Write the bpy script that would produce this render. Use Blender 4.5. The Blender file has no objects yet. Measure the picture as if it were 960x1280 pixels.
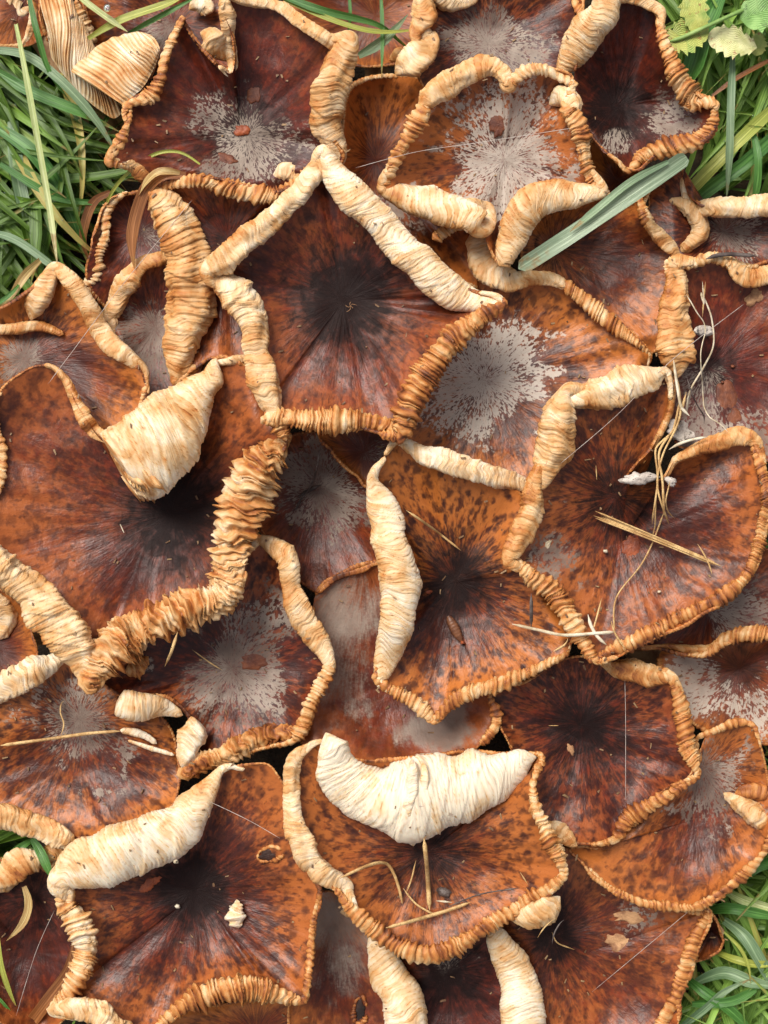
import bpy, math, random
import numpy as np
from math import radians, sin, cos, pi
random.seed(7)
rng = np.random.default_rng(7)
scn = bpy.context.scene
COL = scn.collection

# ------------------------------------------------------------------ camera, sky, sun, exposure
S = 0.0005            # metres per unit; all tables below are in units of half a millimetre
HC = 1480.0           # lens height above the zero level
ZR = 80.0             # level at which one unit is one unit in the tables
cam_d = bpy.data.cameras.new("camera"); cam = bpy.data.objects.new("camera", cam_d); COL.objects.link(cam)
cam.location = (0, 0, HC * S); cam.rotation_euler = (0, 0, 0)
cam_d.sensor_fit = 'VERTICAL'; cam_d.sensor_height = 24
cam_d.lens = 24 * (HC - ZR) / 1280.0
cam_d.clip_start = 0.01; cam_d.clip_end = 200
scn.camera = cam

SUN_EL, SUN_AZ = radians(52), radians(-35)      # high, from the upper left, through thin cloud
w = bpy.data.worlds.new("World"); scn.world = w; w.use_nodes = True
wn = w.node_tree; bg = wn.nodes['Background']
sky = wn.nodes.new('ShaderNodeTexSky'); sky.sky_type = 'NISHITA'; sky.sun_disc = False
sky.sun_elevation = SUN_EL; sky.sun_rotation = SUN_AZ; sky.dust_density = 4; sky.air_density = 1.0
hs = wn.nodes.new('ShaderNodeHueSaturation'); hs.inputs['Saturation'].default_value = 0.35
wn.links.new(sky.outputs[0], hs.inputs['Color']); wn.links.new(hs.outputs[0], bg.inputs[0])
bg.inputs[1].default_value = 0.115
sd = bpy.data.lights.new("sun", 'SUN'); sun = bpy.data.objects.new("sun", sd); COL.objects.link(sun)
sd.energy = 2.5; sd.angle = radians(30); sd.color = (1.0, 0.95, 0.87)
sun.rotation_euler = (pi/2 - SUN_EL, 0, -SUN_AZ + pi)
# direction check: light travels away from the upper left
from mathutils import Vector
dv = Vector((cos(SUN_EL) * 0.57, -cos(SUN_EL) * 0.82, -sin(SUN_EL)))
sun.rotation_euler = dv.to_track_quat('-Z', 'Y').to_euler()
scn.view_settings.view_transform = 'Standard'; scn.view_settings.look = 'None'
scn.view_settings.exposure = 0.45; scn.view_settings.gamma = 1
scn.render.engine = 'CYCLES'
scn.cycles.max_bounces = 6

# ------------------------------------------------------------------ small maths
def W(P):
    P = np.asarray(P, float); z = P[..., 2]; k = (HC - z) / (HC - ZR)
    return np.stack([(P[..., 0] - 480) * k * S, -(P[..., 1] - 640) * k * S, z * S], -1)
def hsh(i, j, s):
    i = np.asarray(i, np.int64); j = np.asarray(j, np.int64)
    n = (i * 374761393 + j * 668265263 + s * 1442695041) & 0x7fffffff
    n = ((n ^ (n >> 13)) * 1274126177) & 0x7fffffff
    n = n ^ (n >> 16)
    return (n & 0xffff) / 65535.0
def n2(x, y, s=0):
    x = np.asarray(x, float) + 1000; y = np.asarray(y, float) + 1000
    xi = np.floor(x); yi = np.floor(y); fx = x - xi; fy = y - yi
    fx = fx*fx*(3-2*fx); fy = fy*fy*(3-2*fy)
    a = hsh(xi, yi, s); b = hsh(xi+1, yi, s); c = hsh(xi, yi+1, s); d = hsh(xi+1, yi+1, s)
    return (a*(1-fx)+b*fx)*(1-fy) + (c*(1-fx)+d*fx)*fy - 0.5
def fbm(x, y, s=0, o=3):
    r = 0; a = 1.0
    for k in range(o):
        r = r + a * n2(x * 2**k, y * 2**k, s + k * 17); a *= 0.5
    return r
def catmull(pts, closed=False, step=4.0):
    P = np.array(pts, float); n = len(P); out = []
    rngi = range(n) if closed else range(n - 1)
    for i in rngi:
        p0 = P[(i-1) % n] if closed else P[max(i-1, 0)]
        p1 = P[i]; p2 = P[(i+1) % n]
        p3 = P[(i+2) % n] if closed else P[min(i+2, n-1)]
        L = np.linalg.norm((p2 - p1)[:2]); m = max(2, int(L / step))
        t = np.linspace(0, 1, m, endpoint=False)[:, None]
        out.append(0.5*((2*p1)+(-p0+p2)*t+(2*p0-5*p1+4*p2-p3)*t*t+(-p0+3*p1-3*p2+p3)*t**3))
    if not closed: out.append(P[-1:])
    return np.concatenate(out)
def resample(P, n=None, step=None, closed=False):
    Q = np.concatenate([P, P[:1]]) if closed else P
    d = np.r_[0, np.cumsum(np.linalg.norm(np.diff(Q[:, :2], axis=0), axis=1))]
    if n is None: n = max(4, int(d[-1] / step))
    s = np.linspace(0, d[-1], n, endpoint=not closed)
    return np.stack([np.interp(s, d, Q[:, k]) for k in range(Q.shape[1])], -1), d[-1]

# ------------------------------------------------------------------ mesh builders
def mesh_np(name, V, F, mat, parent=None, attrs=None, smooth=True):
    me = bpy.data.meshes.new(name); V = np.asarray(V, np.float32).reshape(-1, 3); F = np.asarray(F, np.int32)
    k = F.shape[1]
    me.vertices.add(len(V)); me.vertices.foreach_set('co', V.ravel())
    me.loops.add(F.size); me.loops.foreach_set('vertex_index', F.ravel())
    me.polygons.add(len(F)); me.polygons.foreach_set('loop_start', np.arange(0, F.size, k, dtype=np.int32))
    me.polygons.foreach_set('use_smooth', np.full(len(F), smooth))
    me.update(calc_edges=True)
    for an, A in (attrs or {}).items():
        at = me.attributes.new(an, 'FLOAT_VECTOR', 'POINT'); at.data.foreach_set('vector', np.asarray(A, np.float32).reshape(-1, 3).ravel())
    me.materials.append(mat)
    o = bpy.data.objects.new(name, me); COL.objects.link(o)
    if parent is not None:
        o.parent = parent; o.matrix_parent_inverse = parent.matrix_world.inverted()
        o.location = (0, 0, 0)
        me.transform(Matrix.Translation(-Vector(parent.location))); o.matrix_parent_inverse.identity()
    return o
from mathutils import Matrix
def grid_faces(nu, nt, wu=False, wt=False):
    u = np.arange(nu if wu else nu - 1); t = np.arange(nt if wt else nt - 1)
    U, T = np.meshgrid(u, t, indexing='ij'); U2 = (U + 1) % nu; T2 = (T + 1) % nt
    return np.stack([U*nt+T, U2*nt+T, U2*nt+T2, U*nt+T2], -1).reshape(-1, 4)
def tag(o, label=None, cat=None, group=None, kind=None):
    if label: o['label'] = label
    if cat: o['category'] = cat
    if group: o['group'] = group
    if kind: o['kind'] = kind
    return o
def empty(name, p):
    o = bpy.data.objects.new(name, None); COL.objects.link(o); o.location = Vector(W(p)); o.empty_display_size = 0.01
    bpy.context.view_layer.update() if False else None
    return o

# ------------------------------------------------------------------ material helpers
class NT:
    def __init__(s, name):
        s.m = bpy.data.materials.new(name); s.m.use_nodes = True; s.t = s.m.node_tree; s.t.nodes.clear()
        s.out = s.n('ShaderNodeOutputMaterial'); s.b = s.n('ShaderNodeBsdfPrincipled'); s.l(s.b.outputs[0], s.out.inputs[0])
    def n(s, ty, **k):
        x = s.t.nodes.new(ty)
        for a, v in k.items(): setattr(x, a, v)
        return x
    def l(s, a, b): s.t.links.new(a, b)
    def put(s, v, inp):
        if isinstance(v, (int, float)): inp.default_value = v
        elif isinstance(v, tuple): inp.default_value = v if len(v) == len(inp.default_value) else (*v, 1)
        else: s.l(v, inp)
    def math(s, op, a, b=0.0, c=0.0, clamp=False):
        x = s.n('ShaderNodeMath', operation=op); x.use_clamp = clamp
        s.put(a, x.inputs[0]); s.put(b, x.inputs[1]); s.put(c, x.inputs[2]); return x.outputs[0]
    def attr(s, n):
        x = s.n('ShaderNodeAttribute'); x.attribute_name = n; return x.outputs['Vector']
    def sep(s, v):
        x = s.n('ShaderNodeSeparateXYZ'); s.l(v, x.inputs[0]); return x.outputs
    def comb(s, a, b, c):
        x = s.n('ShaderNodeCombineXYZ'); s.put(a, x.inputs[0]); s.put(b, x.inputs[1]); s.put(c, x.inputs[2]); return x.outputs[0]
    def vmul(s, v, k):
        x = s.n('ShaderNodeVectorMath', operation='MULTIPLY'); s.l(v, x.inputs[0]); x.inputs[1].default_value = k; return x.outputs[0]
    def vadd(s, v, k):
        x = s.n('ShaderNodeVectorMath', operation='ADD'); s.l(v, x.inputs[0])
        s.put(k, x.inputs[1]); return x.outputs[0]
    def noise(s, v, sc, det=3, rough=0.55, dist=0.0):
        x = s.n('ShaderNodeTexNoise'); s.l(v, x.inputs['Vector']); x.inputs['Scale'].default_value = sc
        x.inputs['Detail'].default_value = det; x.inputs['Roughness'].default_value = rough; x.inputs['Distortion'].default_value = dist
        return x.outputs['Fac']
    def ss(s, v, a, b):
        x = s.n('ShaderNodeMapRange', interpolation_type='SMOOTHSTEP'); s.put(v, x.inputs[0]); x.inputs[1].default_value = a; x.inputs[2].default_value = b
        return x.outputs[0]
    def mix(s, f, a, b, mode='MIX'):
        x = s.n('ShaderNodeMix', data_type='RGBA', blend_type=mode); s.put(f, x.inputs[0]); s.put(a, x.inputs[6]); s.put(b, x.inputs[7]); return x.outputs[2]
    def bump(s, h, dist, st=1.0, nrm=None):
        x = s.n('ShaderNodeBump'); x.inputs['Strength'].default_value = st; x.inputs['Distance'].default_value = dist
        s.l(h, x.inputs['Height'])
        if nrm is not None: s.l(nrm, x.inputs['Normal'])
        return x.outputs[0]
    def P(s, **k):
        for a, v in k.items(): s.put(v, s.b.inputs[a.replace('_', ' ')])

def srgb(r, g, b):
    f = lambda c: (c/255/12.92 if c/255 <= 0.04045 else ((c/255+0.055)/1.055)**2.4)
    return (f(r), f(g), f(b))

def cap_material(seed, red=0.5, spots=0.6, darkc=1.0, pale=0.0, pitk=1.0):
    m = NT('mushroom_cap_skin')
    pol = m.attr('pol'); fld = m.attr('fld'); pp = m.attr('pp')
    off = (seed * 3.17, seed * 1.31, seed * 0.77)
    c, s_, r = m.sep(pol); dk, bl, og = m.sep(fld)
    st = m.noise(m.vadd(m.comb(m.math('MULTIPLY', c, 6), m.math('MULTIPLY', s_, 6), m.math('MULTIPLY', r, 1.6)), off), 1.6, 4, 0.62, 0.3)
    fine = m.noise(m.vadd(m.comb(m.math('MULTIPLY', c, 26), m.math('MULTIPLY', s_, 26), m.math('MULTIPLY', r, 3.0)), off), 1.8, 3, 0.6)
    big = m.noise(m.vadd(pp, off), 1.6, 3, 0.55, 0.4)
    mid = m.noise(m.vadd(pp, off), 6.0, 4, 0.6, 0.6)
    tiny = m.noise(m.vadd(pp, off), 32.0, 3, 0.6)
    sp = m.noise(m.vadd(m.comb(m.math('MULTIPLY', c, 9), m.math('MULTIPLY', s_, 9), m.math('MULTIPLY', r, 7.0)), off), 1.3, 1.5, 0.6, 0.15)
    cr = m.mix(red, srgb(120, 54, 24), srgb(106, 40, 24))
    co = m.mix(red, srgb(184, 110, 48), srgb(148, 76, 40))
    cd = m.mix(red, srgb(66, 28, 16), srgb(54, 20, 16))
    f1 = m.math('ADD', m.math('ADD', m.math('MULTIPLY', og, 1.0), m.math('MULTIPLY', m.math('SUBTRACT', st, 0.5), 1.1)), m.math('MULTIPLY', m.math('SUBTRACT', mid, 0.42), 1.5))
    col = m.mix(m.ss(f1, -0.05, 1.05), cr, co)  # amber towards the margin, glow through the thin edge painted in
    f2 = m.math('ADD', m.math('MULTIPLY', m.math('SUBTRACT', big, 0.45), 2.2), m.math('ADD', m.math('MULTIPLY', m.math('SUBTRACT', fine, 0.5), 0.6), m.math('MULTIPLY', m.math('SUBTRACT', mid, 0.5), 1.4)))
    col = m.mix(m.math('MULTIPLY', m.ss(m.math('SUBTRACT', f2, m.math('MULTIPLY', og, 0.35)), -0.15, 0.75), 0.8), col, cd)
    def dots(k, mr, rad, soft, o_):
        v = m.n('ShaderNodeTexVoronoi', feature='F1'); v.inputs['Scale'].default_value = 1.0; v.inputs['Randomness'].default_value = 1.0
        m.l(m.vadd(m.comb(m.math('MULTIPLY', c, k), m.math('MULTIPLY', s_, k), m.math('MULTIPLY', r, mr)), tuple(q+o_ for q in off)), v.inputs['Vector'])
        d = m.math('ADD', v.outputs['Distance'], m.math('ADD', m.math('MULTIPLY', m.math('SUBTRACT', sp, 0.5), 0.9), m.math('MULTIPLY', m.math('SUBTRACT', mid, 0.5), -0.7)))
        x = m.n('ShaderNodeMapRange', interpolation_type='SMOOTHSTEP'); m.l(d, x.inputs[0]); x.inputs[1].default_value = rad+soft; x.inputs[2].default_value = rad-soft
        return x.outputs[0]
    # radially stretched flecks, sparse at the margin and running together towards the disc
    inner = m.math('SUBTRACT', 0.5, m.math('MULTIPLY', og, 0.75))
    d1 = m.noise(m.vadd(m.comb(m.math('MULTIPLY', c, 9.5), m.math('MULTIPLY', s_, 9.5), m.math('MULTIPLY', r, 5.5)), off), 1.0, 2, 0.6, 0.25)
    d2 = m.noise(m.vadd(m.comb(m.math('MULTIPLY', c, 21), m.math('MULTIPLY', s_, 21), m.math('MULTIPLY', r, 9)), off), 1.0, 2, 0.6, 0.1)
    q1 = m.math('ADD', d1, m.math('ADD', m.math('MULTIPLY', inner, 0.16), m.math('MULTIPLY', m.math('SUBTRACT', mid, 0.5), 0.22)))
    q2 = m.math('ADD', d2, m.math('ADD', m.math('MULTIPLY', inner, 0.20), m.math('MULTIPLY', m.math('SUBTRACT', big, 0.5), 0.2)))
    spm = m.math('MULTIPLY', m.ss(q1, 0.48, 0.67), min(1.0, 0.35+spots*0.75))
    col = m.mix(m.math('MULTIPLY', spm, 0.82, clamp=True), col, m.mix(red, srgb(62, 27, 20), srgb(50, 22, 21)))
    col = m.mix(m.math('MULTIPLY', m.ss(q2, 0.48, 0.68), 0.3+0.5*min(1, spots)), col, m.mix(red, srgb(70, 32, 20), srgb(56, 24, 20)))
    col = m.mix(m.math('MULTIPLY', dots(9, 6, 0.33, 0.2, 0), 0.8*min(1, spots)), col, srgb(46, 22, 20))
    # dark disc
    dd = m.math('ADD', dk, m.math('ADD', m.math('MULTIPLY', m.math('SUBTRACT', st, 0.5), 0.8), m.math('MULTIPLY', m.math('SUBTRACT', mid, 0.5), 1.2)))
    dm = m.math('MULTIPLY', m.ss(dd, 0.12, 1.0), darkc, clamp=True)
    col = m.mix(m.math('MULTIPLY', dm, 0.97), col, srgb(27, 16, 15))
    # pale grey bloom with dark flecks left free
    pit = m.noise(m.vadd(m.comb(m.math('MULTIPLY', c, 14), m.math('MULTIPLY', s_, 14), m.math('MULTIPLY', r, 12)), off), 1.5, 2, 0.6, 0.2)
    bb = m.math('ADD', bl, m.math('ADD', m.math('MULTIPLY', m.math('SUBTRACT', pit, 0.5), -3.0*pitk), m.math('ADD', m.math('MULTIPLY', m.math('SUBTRACT', mid, 0.5), 1.3), m.math('ADD', m.math('MULTIPLY', m.math('SUBTRACT', sp, 0.5), -0.8), m.math('MULTIPLY', m.math('SUBTRACT', tiny, 0.5), 0.9)))))
    bm = m.math('MULTIPLY', m.ss(bb, 0.42, 0.68), m.ss(bl, 0.12, 0.5))
    if pitk < 0.3:
        bm = m.math('MULTIPLY', m.ss(m.math('ADD', bl, m.math('ADD', m.math('MULTIPLY', m.math('SUBTRACT', st, 0.5), 0.7), m.math('ADD', m.math('MULTIPLY', m.math('SUBTRACT', fine, 0.5), 0.8), m.math('MULTIPLY', m.math('SUBTRACT', tiny, 0.5), 0.7)))), 0.15, 0.95), 1.1, clamp=True)
    bcol = m.mix(m.ss(m.math('ADD', big, m.math('MULTIPLY', pale, 0.3)), 0.35, 0.7), srgb(*(int(v*(1-pale)+u*pale) for v, u in zip((112, 97, 84), (164, 151, 136)))), srgb(*(int(v*(1-pale)+u*pale) for v, u in zip((172, 158, 142), (212, 203, 188)))))
    col = m.mix(m.math('MULTIPLY', bm, 0.78), col, bcol)
    col = m.mix(m.math('MULTIPLY', m.ss(bl, 0.05, 0.9), 0.12), col, srgb(150, 130, 128))
    m.P(Base_Color=col, Roughness=m.math('ADD', m.math('MULTIPLY', m.math('MAXIMUM', bm, dm), 0.22), m.math('ADD', 0.37, m.math('MULTIPLY', m.math('SUBTRACT', mid, 0.5), 0.3))), Specular_IOR_Level=m.math('SUBTRACT', 0.31, m.math('MULTIPLY', dm, 0.16)))
    h = m.math('ADD', m.math('MULTIPLY', fine, 0.35), m.math('ADD', m.math('MULTIPLY', st, 0.8), m.math('ADD', m.math('MULTIPLY', mid, 0.9), m.math('ADD', m.math('MULTIPLY', tiny, 0.22), m.math('MULTIPLY', spm, -0.15)))))
    m.l(m.bump(h, 0.0014, 0.42), m.b.inputs['Normal'])
    return m.m

def gill_material():
    m = NT('gill_flesh')
    rd = m.attr('rd'); pp = m.attr('pp')           # rd = ridge crest, random per ridge, tone with painted groove shade
    cr, rn, tone = m.sep(rd)
    big = m.noise(pp, 2.6, 3, 0.6, 0.5); mid = m.noise(pp, 7, 3, 0.5, 0.3); fine = m.noise(pp, 40, 3, 0.6)
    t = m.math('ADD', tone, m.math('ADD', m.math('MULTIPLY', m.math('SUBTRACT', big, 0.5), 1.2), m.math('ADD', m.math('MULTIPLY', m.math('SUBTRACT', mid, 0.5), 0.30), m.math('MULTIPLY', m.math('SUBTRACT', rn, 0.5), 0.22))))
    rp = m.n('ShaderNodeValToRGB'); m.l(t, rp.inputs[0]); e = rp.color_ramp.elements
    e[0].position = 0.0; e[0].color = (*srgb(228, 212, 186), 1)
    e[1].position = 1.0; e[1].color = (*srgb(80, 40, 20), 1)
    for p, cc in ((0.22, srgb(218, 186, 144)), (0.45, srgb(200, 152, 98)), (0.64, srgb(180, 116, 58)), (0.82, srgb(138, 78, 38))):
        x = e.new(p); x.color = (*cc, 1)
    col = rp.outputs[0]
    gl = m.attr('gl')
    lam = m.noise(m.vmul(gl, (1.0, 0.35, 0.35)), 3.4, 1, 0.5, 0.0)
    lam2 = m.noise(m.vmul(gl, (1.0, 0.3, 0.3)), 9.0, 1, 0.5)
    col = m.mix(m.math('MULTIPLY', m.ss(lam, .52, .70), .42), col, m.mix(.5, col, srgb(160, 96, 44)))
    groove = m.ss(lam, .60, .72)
    fleck = m.ss(m.math('ADD', mid, m.math('MULTIPLY', fine, 0.25)), 0.78, 0.9)
    col = m.mix(m.math('MULTIPLY', fleck, 0.5), col, srgb(120, 70, 40))
    m.P(Base_Color=col, Roughness=0.55, Specular_IOR_Level=0.35, Subsurface_Weight=0.12, Subsurface_Scale=0.002)
    m.b.inputs['Subsurface Radius'].default_value = (1.0, 0.5, 0.25)
    m.l(m.bump(m.math('ADD', m.math('ADD', m.math('MULTIPLY', lam, -1.6), m.math('MULTIPLY', lam2, 0.5)), m.math('ADD', m.math('MULTIPLY', mid, 0.25), m.math('MULTIPLY', fine, 0.15))), 0.0008, 0.6), m.b.inputs['Normal'])
    return m.m
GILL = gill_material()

def simple_mat(name, c1, c2, sc=30, rough=0.6, bump=0.4, c3=None, stretch=(1, 1, 1), spec=0.4, bd=0.0006):
    m = NT(name); tc = m.n('ShaderNodeNewGeometry').outputs['Position']
    v = m.vmul(tc, tuple(1/S/100*k for k in stretch))
    a = m.noise(v, sc / 10, 4, 0.6, 0.4); b = m.noise(v, sc, 3, 0.6)
    col = m.mix(m.ss(a, 0.35, 0.65), c1, c2)
    if c3: col = m.mix(m.ss(b, 0.55, 0.7), col, c3)
    m.P(Base_Color=col, Roughness=rough, Specular_IOR_Level=spec)
    m.l(m.bump(m.math('ADD', a, m.math('MULTIPLY', b, 0.5)), bd, bump), m.b.inputs['Normal'])
    return m.m
STEM = simple_mat('stem_flesh', srgb(196, 160, 118), srgb(120, 78, 50), 20)
UNDER = simple_mat('gill_underside', srgb(216, 176, 126), srgb(178, 124, 76), 20)

# ------------------------------------------------------------------ height fields of what already lies on top
CELL = 4.0; X0, Y0 = -240.0, -240.0; NX, NY = 360, 440
E = np.full((NX, NY), 1e4)      # lowest underside so far
T = np.full((NX, NY), -1e4)     # highest surface so far
def cells(x, y):
    return (np.clip(((np.asarray(x) - X0) / CELL).astype(int), 1, NX-2), np.clip(((np.asarray(y) - Y0) / CELL).astype(int), 1, NY-2))
def splat(A, x, y, z, mode, k=1):
    i, j = cells(x, y); f = np.minimum.at if mode == 'min' else np.maximum.at
    for a in range(-k, k+1):
        for b in range(-k, k+1):
            f(A, (np.clip(i+a, 0, NX-1).ravel(), np.clip(j+b, 0, NY-1).ravel()), z.ravel())
def cone(A, slope=0.45, it=34):
    B = A.copy(); d1 = slope*CELL; d2 = d1*1.414
    for _ in range(it):
        C_ = B.copy()
        C_[1:] = np.minimum(C_[1:], B[:-1]+d1); C_[:-1] = np.minimum(C_[:-1], B[1:]+d1)
        C_[:, 1:] = np.minimum(C_[:, 1:], B[:, :-1]+d1); C_[:, :-1] = np.minimum(C_[:, :-1], B[:, 1:]+d1)
        C_[1:, 1:] = np.minimum(C_[1:, 1:], B[:-1, :-1]+d2); C_[:-1, :-1] = np.minimum(C_[:-1, :-1], B[1:, 1:]+d2)
        C_[1:, :-1] = np.minimum(C_[1:, :-1], B[:-1, 1:]+d2); C_[:-1, 1:] = np.minimum(C_[:-1, 1:], B[1:, :-1]+d2)
        B = C_
    return B
def samp(A, x, y):
    gx = (np.asarray(x) - X0) / CELL; gy = (np.asarray(y) - Y0) / CELL
    i = np.clip(np.floor(gx).astype(int), 0, NX-2); j = np.clip(np.floor(gy).astype(int), 0, NY-2)
    fx = np.clip(gx - i, 0, 1); fy = np.clip(gy - j, 0, 1)
    return (A[i, j]*(1-fx)+A[i+1, j]*fx)*(1-fy) + (A[i, j+1]*(1-fx)+A[i+1, j+1]*fx)*fy

# ------------------------------------------------------------------ curled, gilled margins
def rim_mesh(name, root, pts, style, tone, capV, capZ, env, seed, dz=0.0, lift=0.4, label=None, cut=False):
    P = catmull(pts, step=3.0)
    st = 1.15 if style != 'f' else 1.4
    P, L = resample(P, step=st)
    n = len(P); s = np.linspace(0, L, n)
    R = np.maximum(P[:, 2], 1.5)*{'p': .78, 'r': .82}.get(style, 1.0)
    rmax = R.max()
    # small wobble of the path and of the girth, with pinches
    gw = {'s': .10, 'b': .2, 'r': .2}.get(style, .55)
    R = R * (1 + gw * n2(s/28, s*0+seed, seed) + (0.03 if style == 's' else 0.10) * n2(s/11, s*0, seed+3))
    if style != 'f':
        R = R * (1 + (0.03 if style == 's' else 0.10) * n2(s/5.5, s*0+3, seed+4))
    tan = np.gradient(P[:, :2], axis=0); tan = tan / np.maximum(np.linalg.norm(tan, axis=1)[:, None], 1e-6)
    nor = np.stack([-tan[:, 1], tan[:, 0]], -1)
    wig = 0.12*rmax*n2(s/22, s*0+7, seed+5)*2
    P[:, :2] += nor*wig[:, None]
    # resting height on the cap
    d = ((capV[None, :, :] - P[::4, None, :2])**2).sum(-1); zi = capZ[d.argmin(1)]
    z = np.interp(np.arange(n), np.arange(0, n, 4)[:len(zi)], zi)
    kk = np.ones(25)/25; z = np.convolve(np.pad(z, 12, mode='edge'), kk, 'valid')
    flat = 0.78
    z = z + R*lift + dz + (P[:, 3] if P.shape[1] > 3 else 0)
    z = np.minimum(z, samp(env, P[:, 0], P[:, 1]) - R*flat*0.9)
    na = int(np.clip(rmax*2*pi/1.7, 14, 84))
    if style == 'f': na = 12
    ph = np.linspace(0, 2*pi, na, endpoint=False)
    Sg, PH = np.meshgrid(s, ph, indexing='ij')
    spc = {'b': 6.2, 's': 6.0, 'p': 6.8, 'f': 4.2, 'r': 8.0}[style]
    amp = {'b': 0.105, 's': 0.075, 'p': 0.34, 'f': 0.40, 'r': 0.34}[style]
    ramp = np.clip(rmax, 5, 26)
    # gill positions and their warping over the roll
    nr = int(L/spc*2.2)+10; gaps = spc*((0.45+1.0*rng.random(nr)) if style in 'bs' else (0.28+1.5*rng.random(nr)**1.6)); rp_ = np.cumsum(gaps)-spc*4
    cx, sx = np.cos(PH), np.sin(PH)
    slant = (hsh(seed, 1, 3)-0.5)*0.9
    wa = {'b': 8.0, 's': 9.0, 'p': 4.0, 'f': 1.5, 'r': 9.0}[style]*min(1.0, rmax/16)
    Sw = Sg + slant*R[:, None]*cx + wa*(n2(Sg/30+cx*1.1, sx*1.1+seed, seed+1) + ({'p': .15, 'r': .5, 'f': .6}.get(style, .1))*n2(Sg/9+cx*2.2, sx*2.2+seed, seed+2))*1.4
    idx = np.clip(np.searchsorted(rp_, Sw.ravel()).reshape(Sw.shape), 1, nr-1)
    f = np.clip((Sw - rp_[idx-1])/np.maximum(rp_[idx]-rp_[idx-1], 0.1), 0, 1)
    rnd = hsh(idx, seed, 31)
    tri = 1-np.abs(2*f-1)
    if style in 'bs':
        prof = (1-np.abs(2*f-1)**(6.0 if style == 's' else 5.0)) * 0.6 + 0.5*f
        hgt = (0.6+0.5*rnd) if style == 's' else (0.35+1.0*rnd)
    else:
        asym = np.where(f < 0.72, (f/0.72)**1.25, ((1-f)/0.28)**0.8)
        prof = 0.45*tri + 0.65*asym
        hgt = (0.35+1.0*rnd)*(0.65+0.9*(n2(idx*0.37, PH*1.1, seed+8)+0.5))
    A = amp*np.minimum(R, ramp)[:, None]
    rr = R[:, None]*(1-amp*0.55) + A*prof*hgt*(1.0 if style in 'bsf' else 1.15)
    rr = rr*(1 + (0.05 if style == 's' else 0.13)*n2(Sg/18, 0*Sg+cx*1.5+sx, seed+12))
    # telescoped folds: long saw-tooth steps that run obliquely round the roll
    if style in 'bsr':
        ns = int(L/16)+4; st2 = np.cumsum(10+38*rng.random(ns)**1.5)-40
        S2 = Sw + 5*n2(cx*1.6+3, sx*1.6+seed, seed+15)+R[:, None]*0.5*cx
        i2 = np.clip(np.searchsorted(st2, S2.ravel()).reshape(S2.shape), 1, ns-1)
        f2 = np.clip((S2-st2[i2-1])/np.maximum(st2[i2]-st2[i2-1], .1), 0, 1)
        rr = rr*(1+(0.05 if style == 's' else 0.10 if style == 'b' else 0.15)*(f2**1.5-0.4)*(0.3+hsh(i2, seed, 77)))
        # flattened facets so that the roll is not a round tube
        fa = (0.03 if style == 's' else 0.07)*np.cos(3*PH+2.2*n2(Sg/40, 0*Sg, seed+60)*3+seed) + (0.0 if style == 's' else 0.05)*np.cos(5*PH+Sg/25)
        rr = rr*(1+fa)
    if style in 'pr':
        rr = rr + 0.16*R[:, None]*n2(Sg/3.0, cx*2+sx*3, seed+20)
    # taper both ends shut
    e = np.minimum(s, L-s); tap = np.clip(e/np.maximum(R*1.1, 2.5), 0, 1)**0.7
    if cut: tap = np.minimum(tap, 1); tap = np.where(s > L/2, np.clip((L-s)/4.0, 0, 1)**.5, tap)
    rr = rr*np.maximum(tap, 0.02)[:, None]
    X = P[:, 0][:, None]+nor[:, 0][:, None]*rr*cx
    Y = P[:, 1][:, None]+nor[:, 1][:, None]*rr*cx
    Zz = z[:, None]+rr*sx*flat
    shift = (A*0.5*(rnd-0.5))*(0 if style in 'bs' else 1)
    X += tan[:, 0][:, None]*shift; Y += tan[:, 1][:, None]*shift
    V = np.stack([X, Y, Zz], -1)
    tn = np.full(X.shape, tone*1.0+0.10) + {'b': .22, 's': .36, 'p': .26, 'r': .24, 'f': .2}[style]*(1-np.clip(prof, 0, 1))**2 - (.05 if style in 'pr' else 0) - 0.07*(style in 'bs')*(cx*0+sx > .3)*0 + (0.10 if style in 'bs' else .32)*n2(Sg/34, cx, seed+40) + 0.10*(cx*hsh(seed, 2, 2)-0.3)*(style in 'bs')  # tone turns browner in the grooves, shade between gills painted in
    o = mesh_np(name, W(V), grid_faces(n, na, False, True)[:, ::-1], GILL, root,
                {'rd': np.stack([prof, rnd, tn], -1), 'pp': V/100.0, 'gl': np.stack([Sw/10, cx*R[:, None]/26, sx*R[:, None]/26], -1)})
    if label: o['label'] = label
    return P, R, z, flat, o

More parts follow.
